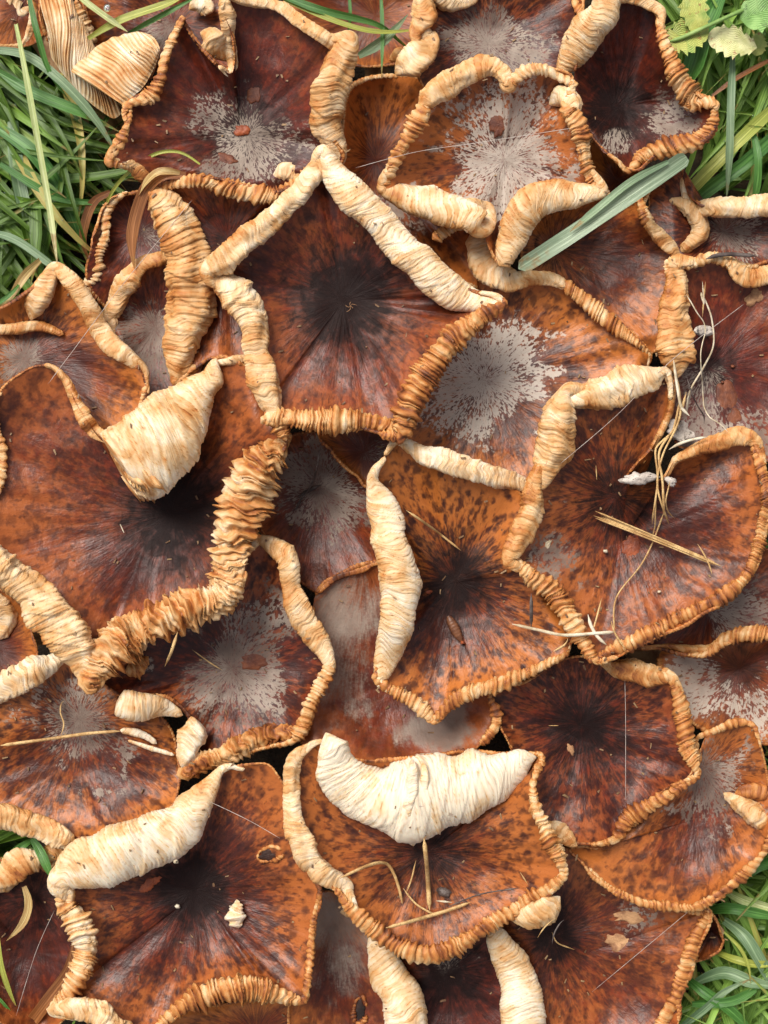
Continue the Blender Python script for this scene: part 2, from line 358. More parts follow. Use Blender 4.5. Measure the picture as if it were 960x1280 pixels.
# ------------------------------------------------------------------ mushrooms
ORDER = [0]
SURF = {}
def mushroom(key, c, out, label, z=60, depth=36, dark=(45, 1.0), bloom=(), red=0.5, spots=0.6, darkc=1.0,
             pc=None, orange=1.0, pale=0.0, pitk=1.0, rims=(), frill=True, stem=True, power=1.7, edge_tone=0.6, scale_t=1.0):
    k = ORDER[0]; ORDER[0] += 1; seed = 11 + k*7
    env = cone(E - 7.0) if k else np.full_like(E, 1e4)
    O = catmull([(x, y, 0) for x, y in out], closed=True, step=4)
    O, per = resample(O, n=int(max(120, min(320, len(O)))), closed=True)
    nu = len(O); s = np.arange(nu)/nu
    cc = np.array(c, float)
    nn = (O[:, :2]-cc); nn /= np.maximum(np.linalg.norm(nn, axis=1)[:, None], 1)
    rep = per/16
    O[:, :2] += nn*(5.0*fbm(cos_(s)*rep/5, sin_(s)*rep/5, seed, 3))[:, None]
    nt = 46
    t = np.linspace(0, 1, nt)[None, :]
    XY = cc[None, None, :] + (O[:, None, :2]-cc)*t[..., None]
    a = 2*pi*s
    und = 14*n2(cos_(s)*2.2+5, sin_(s)*2.2+5, seed+2)*2
    dep = 1.3*depth*(0.8+0.6*(n2(cos_(s)*1.3+9, sin_(s)*1.3+9, seed+3)+0.5))
    Zd = z + dep[:, None]*t**power + und[:, None]*t**2.2 + 12.0*fbm(XY[..., 0]/80, XY[..., 1]/70, seed+4, 3)*np.minimum(1, t*3) 
    # radial corrugation that deepens outwards
    th = np.arctan2(XY[..., 1]-cc[1], XY[..., 0]-cc[0])
    Zd += 1.6*t**1.5*n2(np.cos(th)*14, np.sin(th)*14, seed+9)*2
    Zd += 9.0*t**9
    Zd += 5.0*t**5*n2(np.cos(th)*20, np.sin(th)*20, seed+14)
    zl = samp(env, XY[..., 0], XY[..., 1])
    Z = np.minimum(Zd, zl)
    Z = np.maximum(Z, -60)
    for _ in range(6):
        Z2 = Z.copy()
        Z2[:, 1:-1] = (Z[:, :-2]+2*Z[:, 1:-1]+Z[:, 2:])/4
        Z2 = (np.roll(Z2, 1, 0)+2*Z2+np.roll(Z2, -1, 0))/4
        Z = np.minimum(Z2, zl)
    Z[:, 0] = Z[:, 1].mean()
    V = np.stack([XY[..., 0], XY[..., 1], Z], -1)
    root = empty('mushroom', (c[0], c[1], -95)); tag(root, label, 'mushroom', 'brown mushrooms packed in one clump')
    pcx, pcy = pc or c
    dx = XY[..., 0]-pcx; dy = XY[..., 1]-pcy; r = np.sqrt(dx*dx+dy*dy)+1e-3
    pol = np.stack([dx/r, dy/r, r/100], -1)
    dkf = dark[1]*np.exp(-(r/dark[0])**2*0.8)
    blf = np.zeros_like(r)
    for (bx, by, br, ba) in bloom:
        q = np.sqrt((XY[..., 0]-bx)**2+(XY[..., 1]-by)**2)/br
        q = q*(1+0.9*n2(XY[..., 0]/26, XY[..., 1]/26, seed+50)+0.6*n2(XY[..., 0]/11, XY[..., 1]/11, seed+51))
        blf = np.maximum(blf, np.minimum(0.84, ba*np.clip(1.25-q*0.85, 0, 1)))
    ogf = orange*(np.broadcast_to(t, r.shape)**1.9)*1.25 + 0.7*n2(XY[..., 0]/80, XY[..., 1]/80, seed+60)  # orange margin: own pigment plus light through thin flesh put into the colour
    mat = cap_material(seed, red, spots, darkc, pale, pitk)
    cap = mesh_np('cap', W(V), grid_faces(nu, nt, True, False)[:, ::-1], mat, root,
                  {'pol': pol, 'fld': np.stack([dkf, blf, ogf], -1), 'pp': V/100.0})
    # underside with gills
    nu2 = nu; tt = np.array([0.12, 0.3, 0.5, 0.7, 0.85, 0.95, 0.995])
    ti = np.clip((tt*(nt-1)).astype(int), 0, nt-1)
    VU = V[:, ti].copy(); VU[..., 2] -= (3.5+3*(1-tt))[None, :] + (np.arange(nu) % 2)[:, None]*2.2
    mesh_np('gills', W(VU), grid_faces(nu, len(ti), True, False), UNDER, root, smooth=False)
    if stem:
        bx, by = c[0]+(480-c[0])*0.25, c[1]+(640-c[1])*0.25
        zt = V[:, 3, 2].min()-6
        m = 9; uu = np.linspace(0, 1, m)[:, None]; ph = np.linspace(0, 2*pi, 14, endpoint=False)[None, :]
        rad = (15+6*(1-uu)**2+1.2*np.cos(ph*5))
        SX = bx+(c[0]-bx)*uu**1.3+rad*np.cos(ph); SY = by+(c[1]-by)*uu**1.3+rad*np.sin(ph)
        SZ = -96+(zt+96)*uu+0*ph
        mesh_np('stem', W(np.stack([SX, SY, SZ], -1)), grid_faces(m, 14, False, True), STEM, root)
    CV = V[..., :2].reshape(-1, 2)[::1]; CZ = Z.reshape(-1)
    news = []
    if frill:
        loop = np.concatenate([O[:, :2], O[:1, :2]]); fr = [(x, y, 2.0+2.6*n2(i*.23, seed, seed)) for i, (x, y) in enumerate(loop[::5])]
        news.append(rim_mesh('edge_frill', root, fr, 'f', edge_tone, CV, CZ, env, seed+100, lift=-0.3)[:4])
    for q, rm in enumerate(rims):
        st_, tone, pts = rm[:3]; opt = rm[3] if len(rm) > 3 else {}
        nm = opt.get('name', 'curled_rim')
        if nm == 'curled_rim' and 'dz' not in opt:
            pts = list(pts)
            for side in (0, 1):
                e0, e1 = (pts[0], pts[1]) if side == 0 else (pts[-1], pts[-2])
                dd = np.hypot(O[:, 0]-e0[0], O[:, 1]-e0[1]); ii = int(dd.argmin())
                if dd[ii] > 20 or e0[2] < 4: continue
                dr = np.array([e0[0]-e1[0], e0[1]-e1[1]], float); tg = O[(ii+3) % nu, :2]-O[ii, :2]
                sg = 1 if (dr*tg).sum() > 0 else -1; stp = max(1, int(round(9.0/(per/nu))))
                ext = []
                for kq, ff in ((1, .82), (2, .66), (3, .52), (4, .4)):
                    o_ = O[(ii+sg*stp*kq) % nu, :2]; bl_ = max(0, 1-kq/3)
                    ext.append((o_[0]+bl_*(e0[0]-O[ii, 0]), o_[1]+bl_*(e0[1]-O[ii, 1]), max(3.0, e0[2]*ff)))
                pts = (ext[::-1]+pts) if side == 0 else (pts+ext)
        news.append(rim_mesh(nm, root, pts, st_, tone, CV, CZ, env, seed+200+q*13, dz=opt.get('dz', 0), lift=opt.get('lift', 0.4), label=opt.get('label'), cut=opt.get('cut', False))[:4])
    splat(E, V[..., 0], V[..., 1], Z-7, 'min'); splat(T, V[..., 0], V[..., 1], Z, 'max', 0)
    for P, R, zc, fl in news:
        for f_ in np.linspace(-0.9, 0.9, 9):
            tn = np.gradient(P[:, :2], axis=0); tn /= np.maximum(np.linalg.norm(tn, axis=1)[:, None], 1e-6)
            x = P[:, 0]-tn[:, 1]*R*f_; y = P[:, 1]+tn[:, 0]*R*f_; h = R*fl*math.sqrt(1-f_*f_)
            splat(E, x, y, zc-h*0.8-2, 'min', 1 if R.max() > 8 else 0); splat(T, x, y, zc+h, 'max', 0)
    SURF[key] = (root, CV, CZ)
    return root
def cos_(s): return np.cos(2*pi*s)
def sin_(s): return np.sin(2*pi*s)
mushroom('D', (430, 375), [(405,190),(440,240),(490,295),(545,345),(628,378),(600,400),(555,430),(520,485),(502,545),(440,532),(380,526),(330,525),(338,490),(328,440),(312,395),(262,345),(300,305),(350,258),(385,222)],
  'dark red-brown cap with near-black centre, thick cream rolls on its upper sides, mid clump',
  z=84, depth=30, dark=(72,1.2), red=0.85, spots=0.5, darkc=1.0, orange=0.75, rims=[
  ('b',.24,[(408,196,7),(395,212,12),(378,234,14),(357,258,13),(330,282,17),(300,306,18),(268,334,13)]),
  ('s',.10,[(405,188,8),(415,210,15),(432,236,21),(460,264,20),(488,293,20),(520,325,23),(560,360,22),(598,376,13),(624,380,6)]),
  ('p',.62,[(630,380,6),(600,398,15),(565,425,19),(540,458,20),(518,495,19),(502,538,14)]),
  ('p',.42,[(500,535,10),(470,528,14),(430,526,17),(390,526,16),(350,522,15),(330,524,8)],{'lift':.1}),
  ('b',.30,[(270,350,10),(292,368,22),(312,395,21),(320,430,17),(328,465,18),(338,500,15),(345,522,9)]),
  ('p',.40,[(340,520,10),(352,535,15),(358,552,13)],{'dz':-16})])

mushroom('F', (535, 1065), [(398,925),(365,955),(362,1010),(376,1070),(405,1100),(432,1122),(460,1160),(510,1192),(560,1190),(610,1160),(660,1135),(704,1095),(690,1050),(670,1015),(664,970),(674,945),(600,940),(520,945),(450,950)],
  'cap with a broad white crescent flap folded across its top, straw lying below the flap',
  z=78, depth=26, dark=(60,.75), red=0.45, spots=0.8, orange=0.9, rims=[
  ('b',.22,[(385,935,5),(368,950,9),(363,985,10),(368,1025,12),(382,1062,15),(402,1090,14),(430,1105,9)]),
  ('p',.50,[(432,1128,8),(446,1142,12),(474,1166,13),(510,1188,14),(540,1193,14),(572,1182,13),(610,1158,13),(650,1133,12),(688,1108,10),(704,1096,6)]),
  ('p',.44,[(672,960,5),(665,985,6),(670,1015,9),(684,1042,15),(696,1066,15),(703,1088,8)]),
  ('s',-.12,[(402,918,9),(414,942,22),(436,972,33),(468,996,42),(500,1003,50),(516,1003,53),(550,990,48),(600,974,37),(640,958,23),(670,945,9)],{'name':'folded_flap','dz':6,'label':'broad white folded flap'}),
  ('b',.04,[(514,949,3,22),(517,962,6,46),(516,985,7,60),(511,1005,8,64),(510,1025,8,59),(513,1045,8,45),(516,1058,6,20)],{'name':'fold_ridge','dz':0,'lift':0}),
  ('b',.12,[(528,952,3,30),(531,975,5,56),(527,1008,5,61),(521,1034,6,52),(517,1056,5,24)],{'name':'fold_ridge','dz':0,'lift':0}),
  ('b',.22,[(640,1152,8),(662,1145,15),(685,1133,16),(700,1120,8)],{'dz':-12})])

mushroom('E', (190, 655), [(-30,560),(0,490),(30,465),(62,457),(82,475),(98,510),(130,548),(185,560),(240,520),(262,455),(290,450),(318,470),(332,515),(360,545),(335,590),(312,650),(290,725),(230,765),(165,790),(118,848),(95,825),(60,765),(0,712),(-30,690)],
  'large left cap with a cone-shaped cream flap and a thick ruffled orange roll',
  z=62, depth=30, dark=(75,1.15), pc=(215,640), red=0.75, spots=0.5, darkc=1.0, orange=0.8, rims=[
  ('r',.32,[(352,556,12),(342,566,22),(322,590,33),(306,622,37),(294,660,32),(288,700,28),(284,730,25)]),
  ('r',.36,[(296,722,14),(270,748,24),(240,760,25),(195,778,26),(155,800,30),(128,828,30),(112,855,14)]),
  ('b',.26,[(-25,690,18),(0,708,21),(30,730,22),(60,765,25),(85,798,26),(103,832,14)]),
  ('s',.14,[(274,450,7),(257,477,18),(236,512,36),(206,545,50),(176,568,54),(152,586,52)],{'name':'folded_flap','dz':6,'cut':True,'label':'cone-shaped cream flap'}),
  ('r',.30,[(210,550,38),(192,563,54),(172,577,61),(150,590,58)],{'name':'flap_edge','dz':6,'cut':True}),
  ('b',.34,[(280,452,4),(300,449,6),(325,453,4)]),
  ('b',.40,[(84,478,5),(100,512,8),(120,540,8),(142,548,5)]),
  ('p',.42,[(-8,525,8),(2,560,8),(0,600,8),(-6,625,6)])])

mushroom('G', (775, 680), [(712,495),(750,487),(790,480),(830,464),(838,505),(815,560),(786,592),(800,606),(828,600),(848,572),(900,553),(942,543),(957,590),(960,640),(950,700),(905,752),(820,798),(745,826),(715,780),(675,725),(638,698),(655,650),(668,605),(690,545)],
  'wide cap at the right with a slit from its top edge, straw crossing its middle',
  z=66, depth=26, dark=(60,.8), pc=(770,620), red=0.6, spots=0.75, bloom=[(690,697,34,.8)], orange=0.75, rims=[
  ('b',.22,[(710,500,8),(728,497,14),(750,492,21),(780,482,22),(805,476,17),(832,464,6)]),
  ('b',.30,[(708,492,10),(702,515,20),(697,545,24),(688,575,20),(680,600,11)]),
  ('b',.42,[(668,608,12),(662,640,15),(652,668,15),(640,692,11)]),
  ('p',.40,[(645,702,8),(668,722,19),(693,742,22),(712,772,20),(728,800,18),(742,824,8)]),
  ('p',.56,[(742,826,7),(780,808,14),(820,788,15),(860,767,14),(900,748,12),(930,723,11),(947,690,9),(957,640,8)]),
  ('b',.42,[(848,572,5),(872,562,9),(900,553,11),(930,545,11),(945,552,8)]),
  ('p',.55,[(940,548,8),(950,580,10),(957,610,9),(958,640,6)]),
  ('b',.50,[(836,480,3),(838,510,4),(815,560,4),(790,588,3)],{'lift':-.2})])

mushroom('C', (285, 300), [(190,235),(240,220),(290,228),(345,240),(390,225),(430,280),(430,400),(330,480),(270,450),(225,470),(215,420),(228,350),(212,280)],
  'cap half hidden left of the central cap, long upright tan roll on its left',
  z=66, depth=16, dark=(50,.6), red=0.75, spots=0.6, rims=[
  ('b',.36,[(190,236,8),(203,250,19),(219,278,25),(232,318,26),(237,360,28),(234,400,27),(227,440,19),(219,476,10)]),
  ('p',.38,[(200,234,5),(225,228,8),(250,224,10),(280,233,12),(318,242,14),(348,244,11),(375,228,10),(392,212,8)])])

mushroom('H', (560, 730), [(500,550),(478,580),(466,605),(482,650),(505,720),(498,780),(470,845),(505,872),(541,902),(575,872),(640,850),(705,820),(712,775),(690,720),(650,695),(655,620),(600,600),(550,580)],
  'five-cornered orange-brown cap below centre carrying a small pupa, pale upright roll on its left',
  z=58, depth=28, dark=(50,1.1), pc=(570,725), red=0.25, spots=1.0, orange=1.0, rims=[
  ('b',.14,[(502,552,6),(530,568,12),(565,581,14),(600,590,14),(635,600,12),(662,608,8)]),
  ('s',.12,[(468,602,8),(478,632,19),(488,676,22),(498,718,25),(500,752,24),(492,795,20),(480,832,14),(474,850,8)]),
  ('p',.46,[(470,850,5),(490,862,10),(515,876,12),(532,890,9),(542,902,4)]),
  ('p',.50,[(541,900,5),(560,884,11),(585,866,14),(620,857,13),(655,843,10),(702,820,6)])])

mushroom('J', (630, 200), [(525,165),(545,115),(590,80),(622,78),(636,112),(660,88),(712,95),(712,135),(730,195),(750,240),(690,248),(645,262),(628,330),(608,300),(598,262),(540,250),(482,238),(492,200)],
  'cap near the top with grey-white speckled centre, enclosed by cream rolls on all sides',
  z=58, depth=32, dark=(10,.2), bloom=[(640,150,52,.95),(625,215,55,1.15),(655,185,42,1.0),(610,235,30,.9)], pale=0.5, red=0.5, spots=0.8, rims=[
  ('p',.36,[(485,222,7),(500,190,11),(515,162,13),(530,135,13),(540,120,9)]),
  ('b',.30,[(532,132,9),(548,113,17),(578,95,16),(605,82,14),(625,88,11),(637,108,8)]),
  ('p',.34,[(638,106,8),(655,90,11),(675,86,10),(700,96,10),(716,104,7)]),
  ('b',.24,[(686,130,12),(702,122,16),(716,130,10)]),
  ('p',.42,[(710,136,12),(725,160,14),(730,190,13),(737,220,12),(752,242,7)]),
  ('s',.22,[(483,238,11),(510,247,18),(545,257,22),(580,267,20),(602,284,15),(610,262,8)]),
  ('s',.26,[(752,240,8),(722,243,16),(690,247,20),(662,256,22),(645,282,20),(636,305,17),(630,330,10)])])

mushroom('U', (248, 1115), [(275,968),(330,955),(356,985),(366,1030),(400,1110),(388,1190),(378,1250),(310,1230),(260,1240),(190,1288),(95,1270),(70,1255),(118,1200),(78,1130),(90,1085),(150,1065),(220,1030)],
  'big star-shaped cap at lower left with a thick cream roll and a tiny cream scrap',
  z=54, depth=26, dark=(52,1.2), pc=(240,1112), red=0.6, spots=0.8, orange=1.0, rims=[
  ('s',.08,[(275,968,6),(262,988,14),(243,1012,24),(218,1034,31),(182,1052,34),(145,1066,35),(108,1082,33),(84,1098,20)]),
  ('b',.20,[(80,1090,12),(76,1108,14),(86,1118,9)]),
  ('p',.26,[(76,1130,9),(92,1148,18),(108,1180,19),(102,1212,19),(88,1240,14),(68,1260,7)]),
  ('b',.24,[(66,1262,8),(95,1262,14),(125,1270,15),(150,1290,13)]),
  ('p',.44,[(190,1290,8),(225,1260,15),(265,1242,18),(310,1235,18),(350,1243,13),(378,1252,5)]),
  ('p',.56,[(400,1115,4),(392,1150,5),(388,1200,7),(380,1248,6)])])

mushroom('A', (300, 165), [(228,22),(245,52),(288,92),(292,50),(278,8),(300,-6),(350,12),(400,42),(432,60),(415,110),(408,160),(430,195),(395,222),(330,238),(250,222),(190,232),(170,208),(136,200),(158,165),(160,128),(198,108),(205,75),(218,48)],
  'dark purplish-brown upper left cap with grey centre and a small orange scab',
  z=50, depth=30, dark=(62,.9), pc=(308,170), bloom=[(318,190,48,.75),(268,145,28,.7),(290,200,26,.8)], red=0.9, spots=0.35, orange=0.35, rims=[
  ('b',.30,[(438,48,10),(426,72,19),(416,102,20),(407,138,20),(412,168,18),(424,190,10)]),
  ('b',.28,[(298,-2,6),(345,8,7),(375,26,9),(400,42,9),(422,58,8)]),
  ('p',.44,[(229,22,4),(218,44,7),(207,70,9),(202,96,11),(190,118,12),(168,128,7)]),
  ('p',.40,[(162,130,5),(160,152,6),(150,178,9),(137,200,7)]),
  ('b',.40,[(145,202,8),(168,206,11),(184,222,10)]),
  ('b',.24,[(282,-4,6),(284,20,10),(286,50,8),(290,78,7)]),
  ('b',.20,[(250,40,8),(262,45,18),(272,60,18),(288,78,9)],{'dz':-6,'name':'folded_flap'}),
  ('b',.26,[(340,220,6),(355,215,12),(370,218,13),(385,212,6)],{'dz':-4})])

mushroom('K', (780, 130), [(718,90),(738,20),(780,-4),(824,14),(830,60),(845,100),(894,132),(884,175),(830,186),(792,212),(745,178),(720,130)],
  'dark funnel-shaped cap at the upper right edge of the clump beside the yellow leaf',
  z=46, depth=34, dark=(60,1.0), pc=(768,135), bloom=[(845,155,38,.8),(770,178,20,.7)], red=0.85, spots=0.3, orange=0.3, rims=[
  ('s',.26,[(768,-6,15),(750,20,20),(728,50,22),(712,75,16),(704,90,8)]),
  ('b',.30,[(775,-4,7),(800,0,8),(822,12,6)]),
  ('p',.44,[(824,14,6),(828,45,9),(838,75,13),(850,102,16),(866,126,16)]),
  ('p',.46,[(895,134,6),(890,158,11),(868,176,16),(835,184,15),(805,196,13),(786,212,7)],{'lift':.1})])

mushroom('Y', (905, 440), [(838,335),(885,325),(925,335),(1000,330),(1040,440),(1000,570),(900,560),(845,555),(842,480),(852,400)],
  'smooth reddish cap at the right edge with thin pale rootlets and a brown scab',
  z=46, depth=16, dark=(38,.8), pc=(885,460), bloom=[(860,490,45,.55),(870,540,40,.9),(930,560,50,.7)], red=0.95, spots=0.35, orange=0.25, rims=[
  ('b',.42,[(842,332,12),(844,355,15),(843,385,19),(844,415,25),(846,442,23)]),
  ('p',.42,[(838,328,8),(862,330,8),(890,322,9),(915,330,8)]),
  ('b',.36,[(912,328,7),(930,345,14),(955,346,13),(985,340,13)])])

mushroom('I', (620, 470), [(600,345),(650,345),(692,346),(745,385),(795,420),(813,450),(770,510),(710,570),(664,608),(590,600),(520,565),(485,510),(520,410),(590,370)],
  'orange-brown cap right of the central one with a big white mouldy patch',
  z=40, depth=20, dark=(10,.1), pc=(605,475), bloom=[(605,468,58,1.2),(635,440,38,1.0),(560,515,46,.7),(595,530,30,.8),(565,475,40,1.1)], pale=0.7, red=0.15, spots=0.8, orange=0.9, rims=[
  ('b',.20,[(592,282,10),(598,300,16),(606,325,20),(622,342,18),(645,350,11),(670,348,9),(696,350,8)]),
  ('p',.32,[(690,346,7),(715,362,11),(745,388,12),(778,414,11),(810,440,5)]),
  ('p',.30,[(540,300,9),(560,288,10),(580,280,8),(598,278,6)],{'dz':16})])

mushroom('S', (300, 830), [(330,675),(360,700),(372,760),(398,790),(412,832),(390,880),(372,920),(330,935),(262,950),(232,965),(236,900),(200,870),(150,870),(120,830),(180,760),(270,720)],
  'cap with grey-blue speckled centre below the ruffled orange roll',
  z=34, depth=22, dark=(30,.5), pc=(290,835), bloom=[(300,845,60,.95),(320,790,50,.75),(260,860,40,.8)], red=0.8, spots=1.0, orange=0.4, rims=[
  ('b',.28,[(326,674,6),(345,685,12),(362,702,13),(364,735,13),(375,765,14),(393,795,14),(411,828,8)]),
  ('p',.34,[(413,828,7),(404,850,13),(390,880,13),(378,910,12),(368,925,6)]),
  ('r',.44,[(370,912,8),(350,916,13),(320,925,16),(290,940,18),(255,952,17),(230,966,9)]),
  ('s',.10,[(228,896,4),(212,889,9),(190,882,16),(165,882,19),(146,876,17)],{'name':'folded_flap','dz':4,'cut':True}),
  ('b',.08,[(240,895,8),(242,912,19),(238,932,14),(228,960,7)],{'name':'folded_flap','dz':6}),
  ('p',.52,[(185,820,8),(170,835,14),(155,840,9)],{'dz':10})])

mushroom('V', (725, 925), [(615,870),(660,850),(715,822),(770,828),(835,842),(852,880),(868,960),(835,985),(800,1010),(770,1045),(710,1055),(668,1030),(640,940)],
  'dark red-brown cap right of the white crescent flap, crossed by silk thread',
  z=34, depth=20, dark=(60,1.0), pc=(728,905), red=0.85, spots=0.9, orange=0.55, rims=[
  ('b',.40,[(758,830,6),(778,836,14),(808,842,15),(838,846,8)]),
  ('p',.50,[(838,845,6),(847,868,12),(855,900,13),(860,935,12),(872,968,6)]),
  ('p',.52,[(872,970,5),(845,988,8),(810,1008,14),(785,1025,13),(770,1048,7)],{'lift':0}),
  ('p',.52,[(612,872,5),(620,890,7),(618,910,8),(600,932,6)]),
  ('b',.38,[(676,1035,8),(695,1040,13),(712,1052,8),(722,1058,3)])])

mushroom('W', (865, 1025), [(880,925),(910,906),(938,902),(952,940),(965,1000),(960,1055),(915,1108),(868,1134),(800,1128),(748,1100),(712,1058),(750,1060),(775,1042),(800,1012),(850,985),(872,955)],
  'fan-shaped orange-streaked cap with thin gilled edge above the lower right grass',
  z=26, depth=24, dark=(30,.2), pc=(878,960), bloom=[(890,985,55,.8)], red=0.4, spots=0.7, orange=1.1, rims=[
  ('p',.50,[(735,1085,3),(760,1108,5),(800,1128,6),(840,1134,7),(872,1133,8),(912,1108,9),(945,1078,9),(962,1050,7)],{'lift':-.1}),
  ('p',.42,[(872,922,4),(895,912,8),(920,903,9),(938,905,6)])])

mushroom('T', (95, 950), [(-30,860),(30,845),(80,828),(140,850),(210,905),(222,990),(200,1015),(150,1030),(95,1050),(0,1020),(-40,1000)],
  'speckled orange-brown cap at the left edge, dry stalk lying on its grey centre',
  z=30, depth=16, dark=(45,.5), pc=(100,900), bloom=[(100,900,50,.85)], red=0.25, spots=0.9, orange=0.9, rims=[
  ('b',.14,[(-15,878,10),(5,862,16),(32,845,18),(58,832,14),(80,822,7)]),
  ('b',.26,[(-20,1018,12),(10,1022,16),(45,1033,17),(75,1044,16),(93,1056,7)])])

mushroom('L', (610, 55), [(535,0),(560,-30),(650,-50),(720,-20),(725,40),(708,85),(690,150),(600,150),(530,110),(522,60)],
  'spotted cap at the top edge, grey flecks on its middle, behind the grey-centred cap',
  z=24, depth=24, dark=(10,.1), bloom=[(600,48,48,1.0),(650,70,40,.8)], red=0.6, spots=1.0, orange=0.4, rims=[
  ('b',.20,[(535,-8,8),(560,2,12),(585,0,10),(600,-8,5)]),
  ('b',.26,[(494,94,8),(508,82,16),(524,66,19),(536,52,12)]),
  ('b',.40,[(520,40,8),(530,22,14),(528,0,14),(524,-20,8)]),
  ('p',.40,[(716,-8,4),(722,8,7),(730,22,6)])])

mushroom('CC', (885, 760), [(780,800),(820,740),(930,690),(1000,700),(1000,785),(940,792),(905,805),(870,818),(830,812)],
  'narrow strip of a cap showing under the right cap, ruffled rim along its lower edge',
  z=24, depth=14, dark=(20,.2), bloom=[(920,765,45,.8)], red=0.8, spots=0.5, orange=0.3, rims=[
  ('b',.56,[(835,808,4),(862,812,6),(888,812,6)]),
  ('p',.48,[(893,812,7),(905,800,11),(930,792,12),(970,790,12)])])

mushroom('P', (55, 430), [(-40,400),(0,385),(40,360),(68,338),(95,360),(118,395),(140,425),(172,458),(182,505),(130,560),(60,560),(-20,520)],
  'orange cap at the left edge with a rippling yellow roll running down its right side',
  z=38, depth=20, dark=(20,.2), pc=(30,450), bloom=[(28,442,26,.9)], red=0.2, spots=0.6, orange=1.1, rims=[
  ('s',.30,[(70,334,7),(84,348,11),(102,370,11),(118,400,13),(138,428,13),(160,446,10),(178,462,7)]),
  ('p',.30,[(180,462,5),(182,480,5),(176,504,4)]),
  ('b',.30,[(66,336,6),(56,356,13),(46,378,14),(38,400,7)]),
  ('b',.44,[(-10,412,6),(20,410,7),(50,408,7),(80,418,4)],{'dz':4})])

mushroom('AA', (735, 320), [(650,300),(700,260),(770,240),(800,252),(818,285),(848,318),(845,370),(815,440),(750,420),(680,370)],
  'mottled orange cap under the broad green blade, above the white-patched cap',
  z=22, depth=24, dark=(60,.55), pc=(690,310), red=0.3, spots=0.6, orange=0.85, rims=[
  ('p',.42,[(800,250,5),(806,268,7),(815,285,8)]),
  ('b',.30,[(812,282,6),(826,296,10),(838,308,9),(847,320,5)])])

mushroom('FF', (470, 200), [(428,190),(436,112),(470,97),(510,96),(535,108),(532,160),(530,250),(610,270),(625,345),(560,350),(470,285),(430,240)],
  'small cap with a glowing orange upper edge between two top caps',
  z=14, depth=26, dark=(30,.2), bloom=[(490,262,34,.8)], red=0.35, spots=0.6, orange=1.25, edge_tone=.35, rims=[])

mushroom('AB', (770, 225), [(738,178),(765,182),(790,205),(812,232),(800,262),(770,275),(740,255)],
  'small bright orange cap wedged just above the broad green blade',
  z=12, depth=16, dark=(5,.0), red=0.0, spots=0.35, orange=1.6, edge_tone=.4, rims=[])

mushroom('Z', (905, 290), [(815,225),(850,205),(862,245),(900,262),(960,255),(1010,255),(1010,340),(930,350),(850,330),(815,290)],
  'right edge cap with a pale roll along its top and curled orange corner',
  z=16, depth=22, dark=(20,.3), bloom=[(915,290,45,.7)], red=0.8, spots=0.9, orange=0.5, rims=[
  ('b',.18,[(860,256,6),(885,260,12),(915,260,14),(950,258,14),(1000,254,14)]),
  ('b',.36,[(832,250,4),(856,256,10),(872,272,12),(874,292,11),(858,310,8),(848,316,5)],{'dz':6})])

mushroom('O', (195, 410), [(140,385),(160,345),(190,325),(225,325),(260,380),(250,470),(200,520),(160,480)],
  'small dark grey-patched cap between the yellow rippled roll and the long upright roll',
  z=18, depth=20, dark=(20,.2), bloom=[(192,435,48,1.0)], red=0.85, spots=0.6, orange=0.5, rims=[
  ('b',.34,[(136,396,8),(145,380,13),(158,356,14),(172,338,11),(186,328,9),(204,324,9)])])

mushroom('N', (175, 290), [(108,350),(118,300),(128,262),(150,245),(190,240),(230,270),(230,340),(180,390),(130,380)],
  'small purplish cap beside the tall grass at the left with a crinkled cream edge',
  z=10, depth=20, dark=(20,.3), bloom=[(195,300,30,.45)], red=0.9, spots=0.5, orange=0.3, rims=[
  ('p',.28,[(160,240,3),(142,252,6),(132,270,9),(132,295,9),(122,318,9),(118,345,10),(106,356,5)])])

mushroom('GG', (435, 1210), [(398,1115),(430,1125),(462,1150),(490,1200),(510,1280),(490,1340),(400,1340),(360,1280),(380,1180)],
  'smoky grey and orange cap at the bottom with a torn hole near the frame edge',
  z=2, depth=16, dark=(20,.2), pc=(420,1140), bloom=[(415,1150,46,.95),(430,1195,36,.7)], pitk=.2, red=0.4, spots=0.3, orange=0.9, rims=[
  ('b',.30,[(425,1140,5),(445,1142,9),(460,1158,8)],{'dz':8}),
  ('s',.12,[(462,1165,10),(474,1190,17),(486,1215,23),(502,1245,27),(512,1280,28),(510,1320,20)],{'dz':8})])

mushroom('HH', (570, 1240), [(500,1200),(560,1160),(630,1170),(660,1230),(670,1300),(600,1330),(520,1320),(490,1260)],
  'dark cap at the bottom edge between two upright white rolls',
  z=10, depth=16, dark=(55,1.1), pc=(560,1215), bloom=[(560,1190,26,.6)], red=0.85, spots=0.4, orange=0.3, rims=[
  ('s',.11,[(612,1156,10),(625,1180,17),(640,1205,22),(650,1232,25),(655,1262,28),(656,1300,28),(655,1335,20)],{'dz':10})])

mushroom('X', (735, 1190), [(640,1080),(700,1060),(780,1100),(860,1140),(888,1142),(872,1195),(852,1250),(835,1300),(740,1330),(650,1320),(620,1200)],
  'broad flat cap at the bottom right with twisted brown rim beside the grass',
  z=8, depth=18, dark=(45,1.0), pc=(690,1170), bloom=[(800,1140,40,.5)], red=0.6, spots=0.6, orange=0.7, rims=[
  ('p',.54,[(886,1140,6),(872,1168,10),(862,1195,12),(852,1225,11),(845,1240,8)]),
  ('p',.50,[(852,1232,7),(842,1252,14),(830,1275,15),(822,1300,14)])])

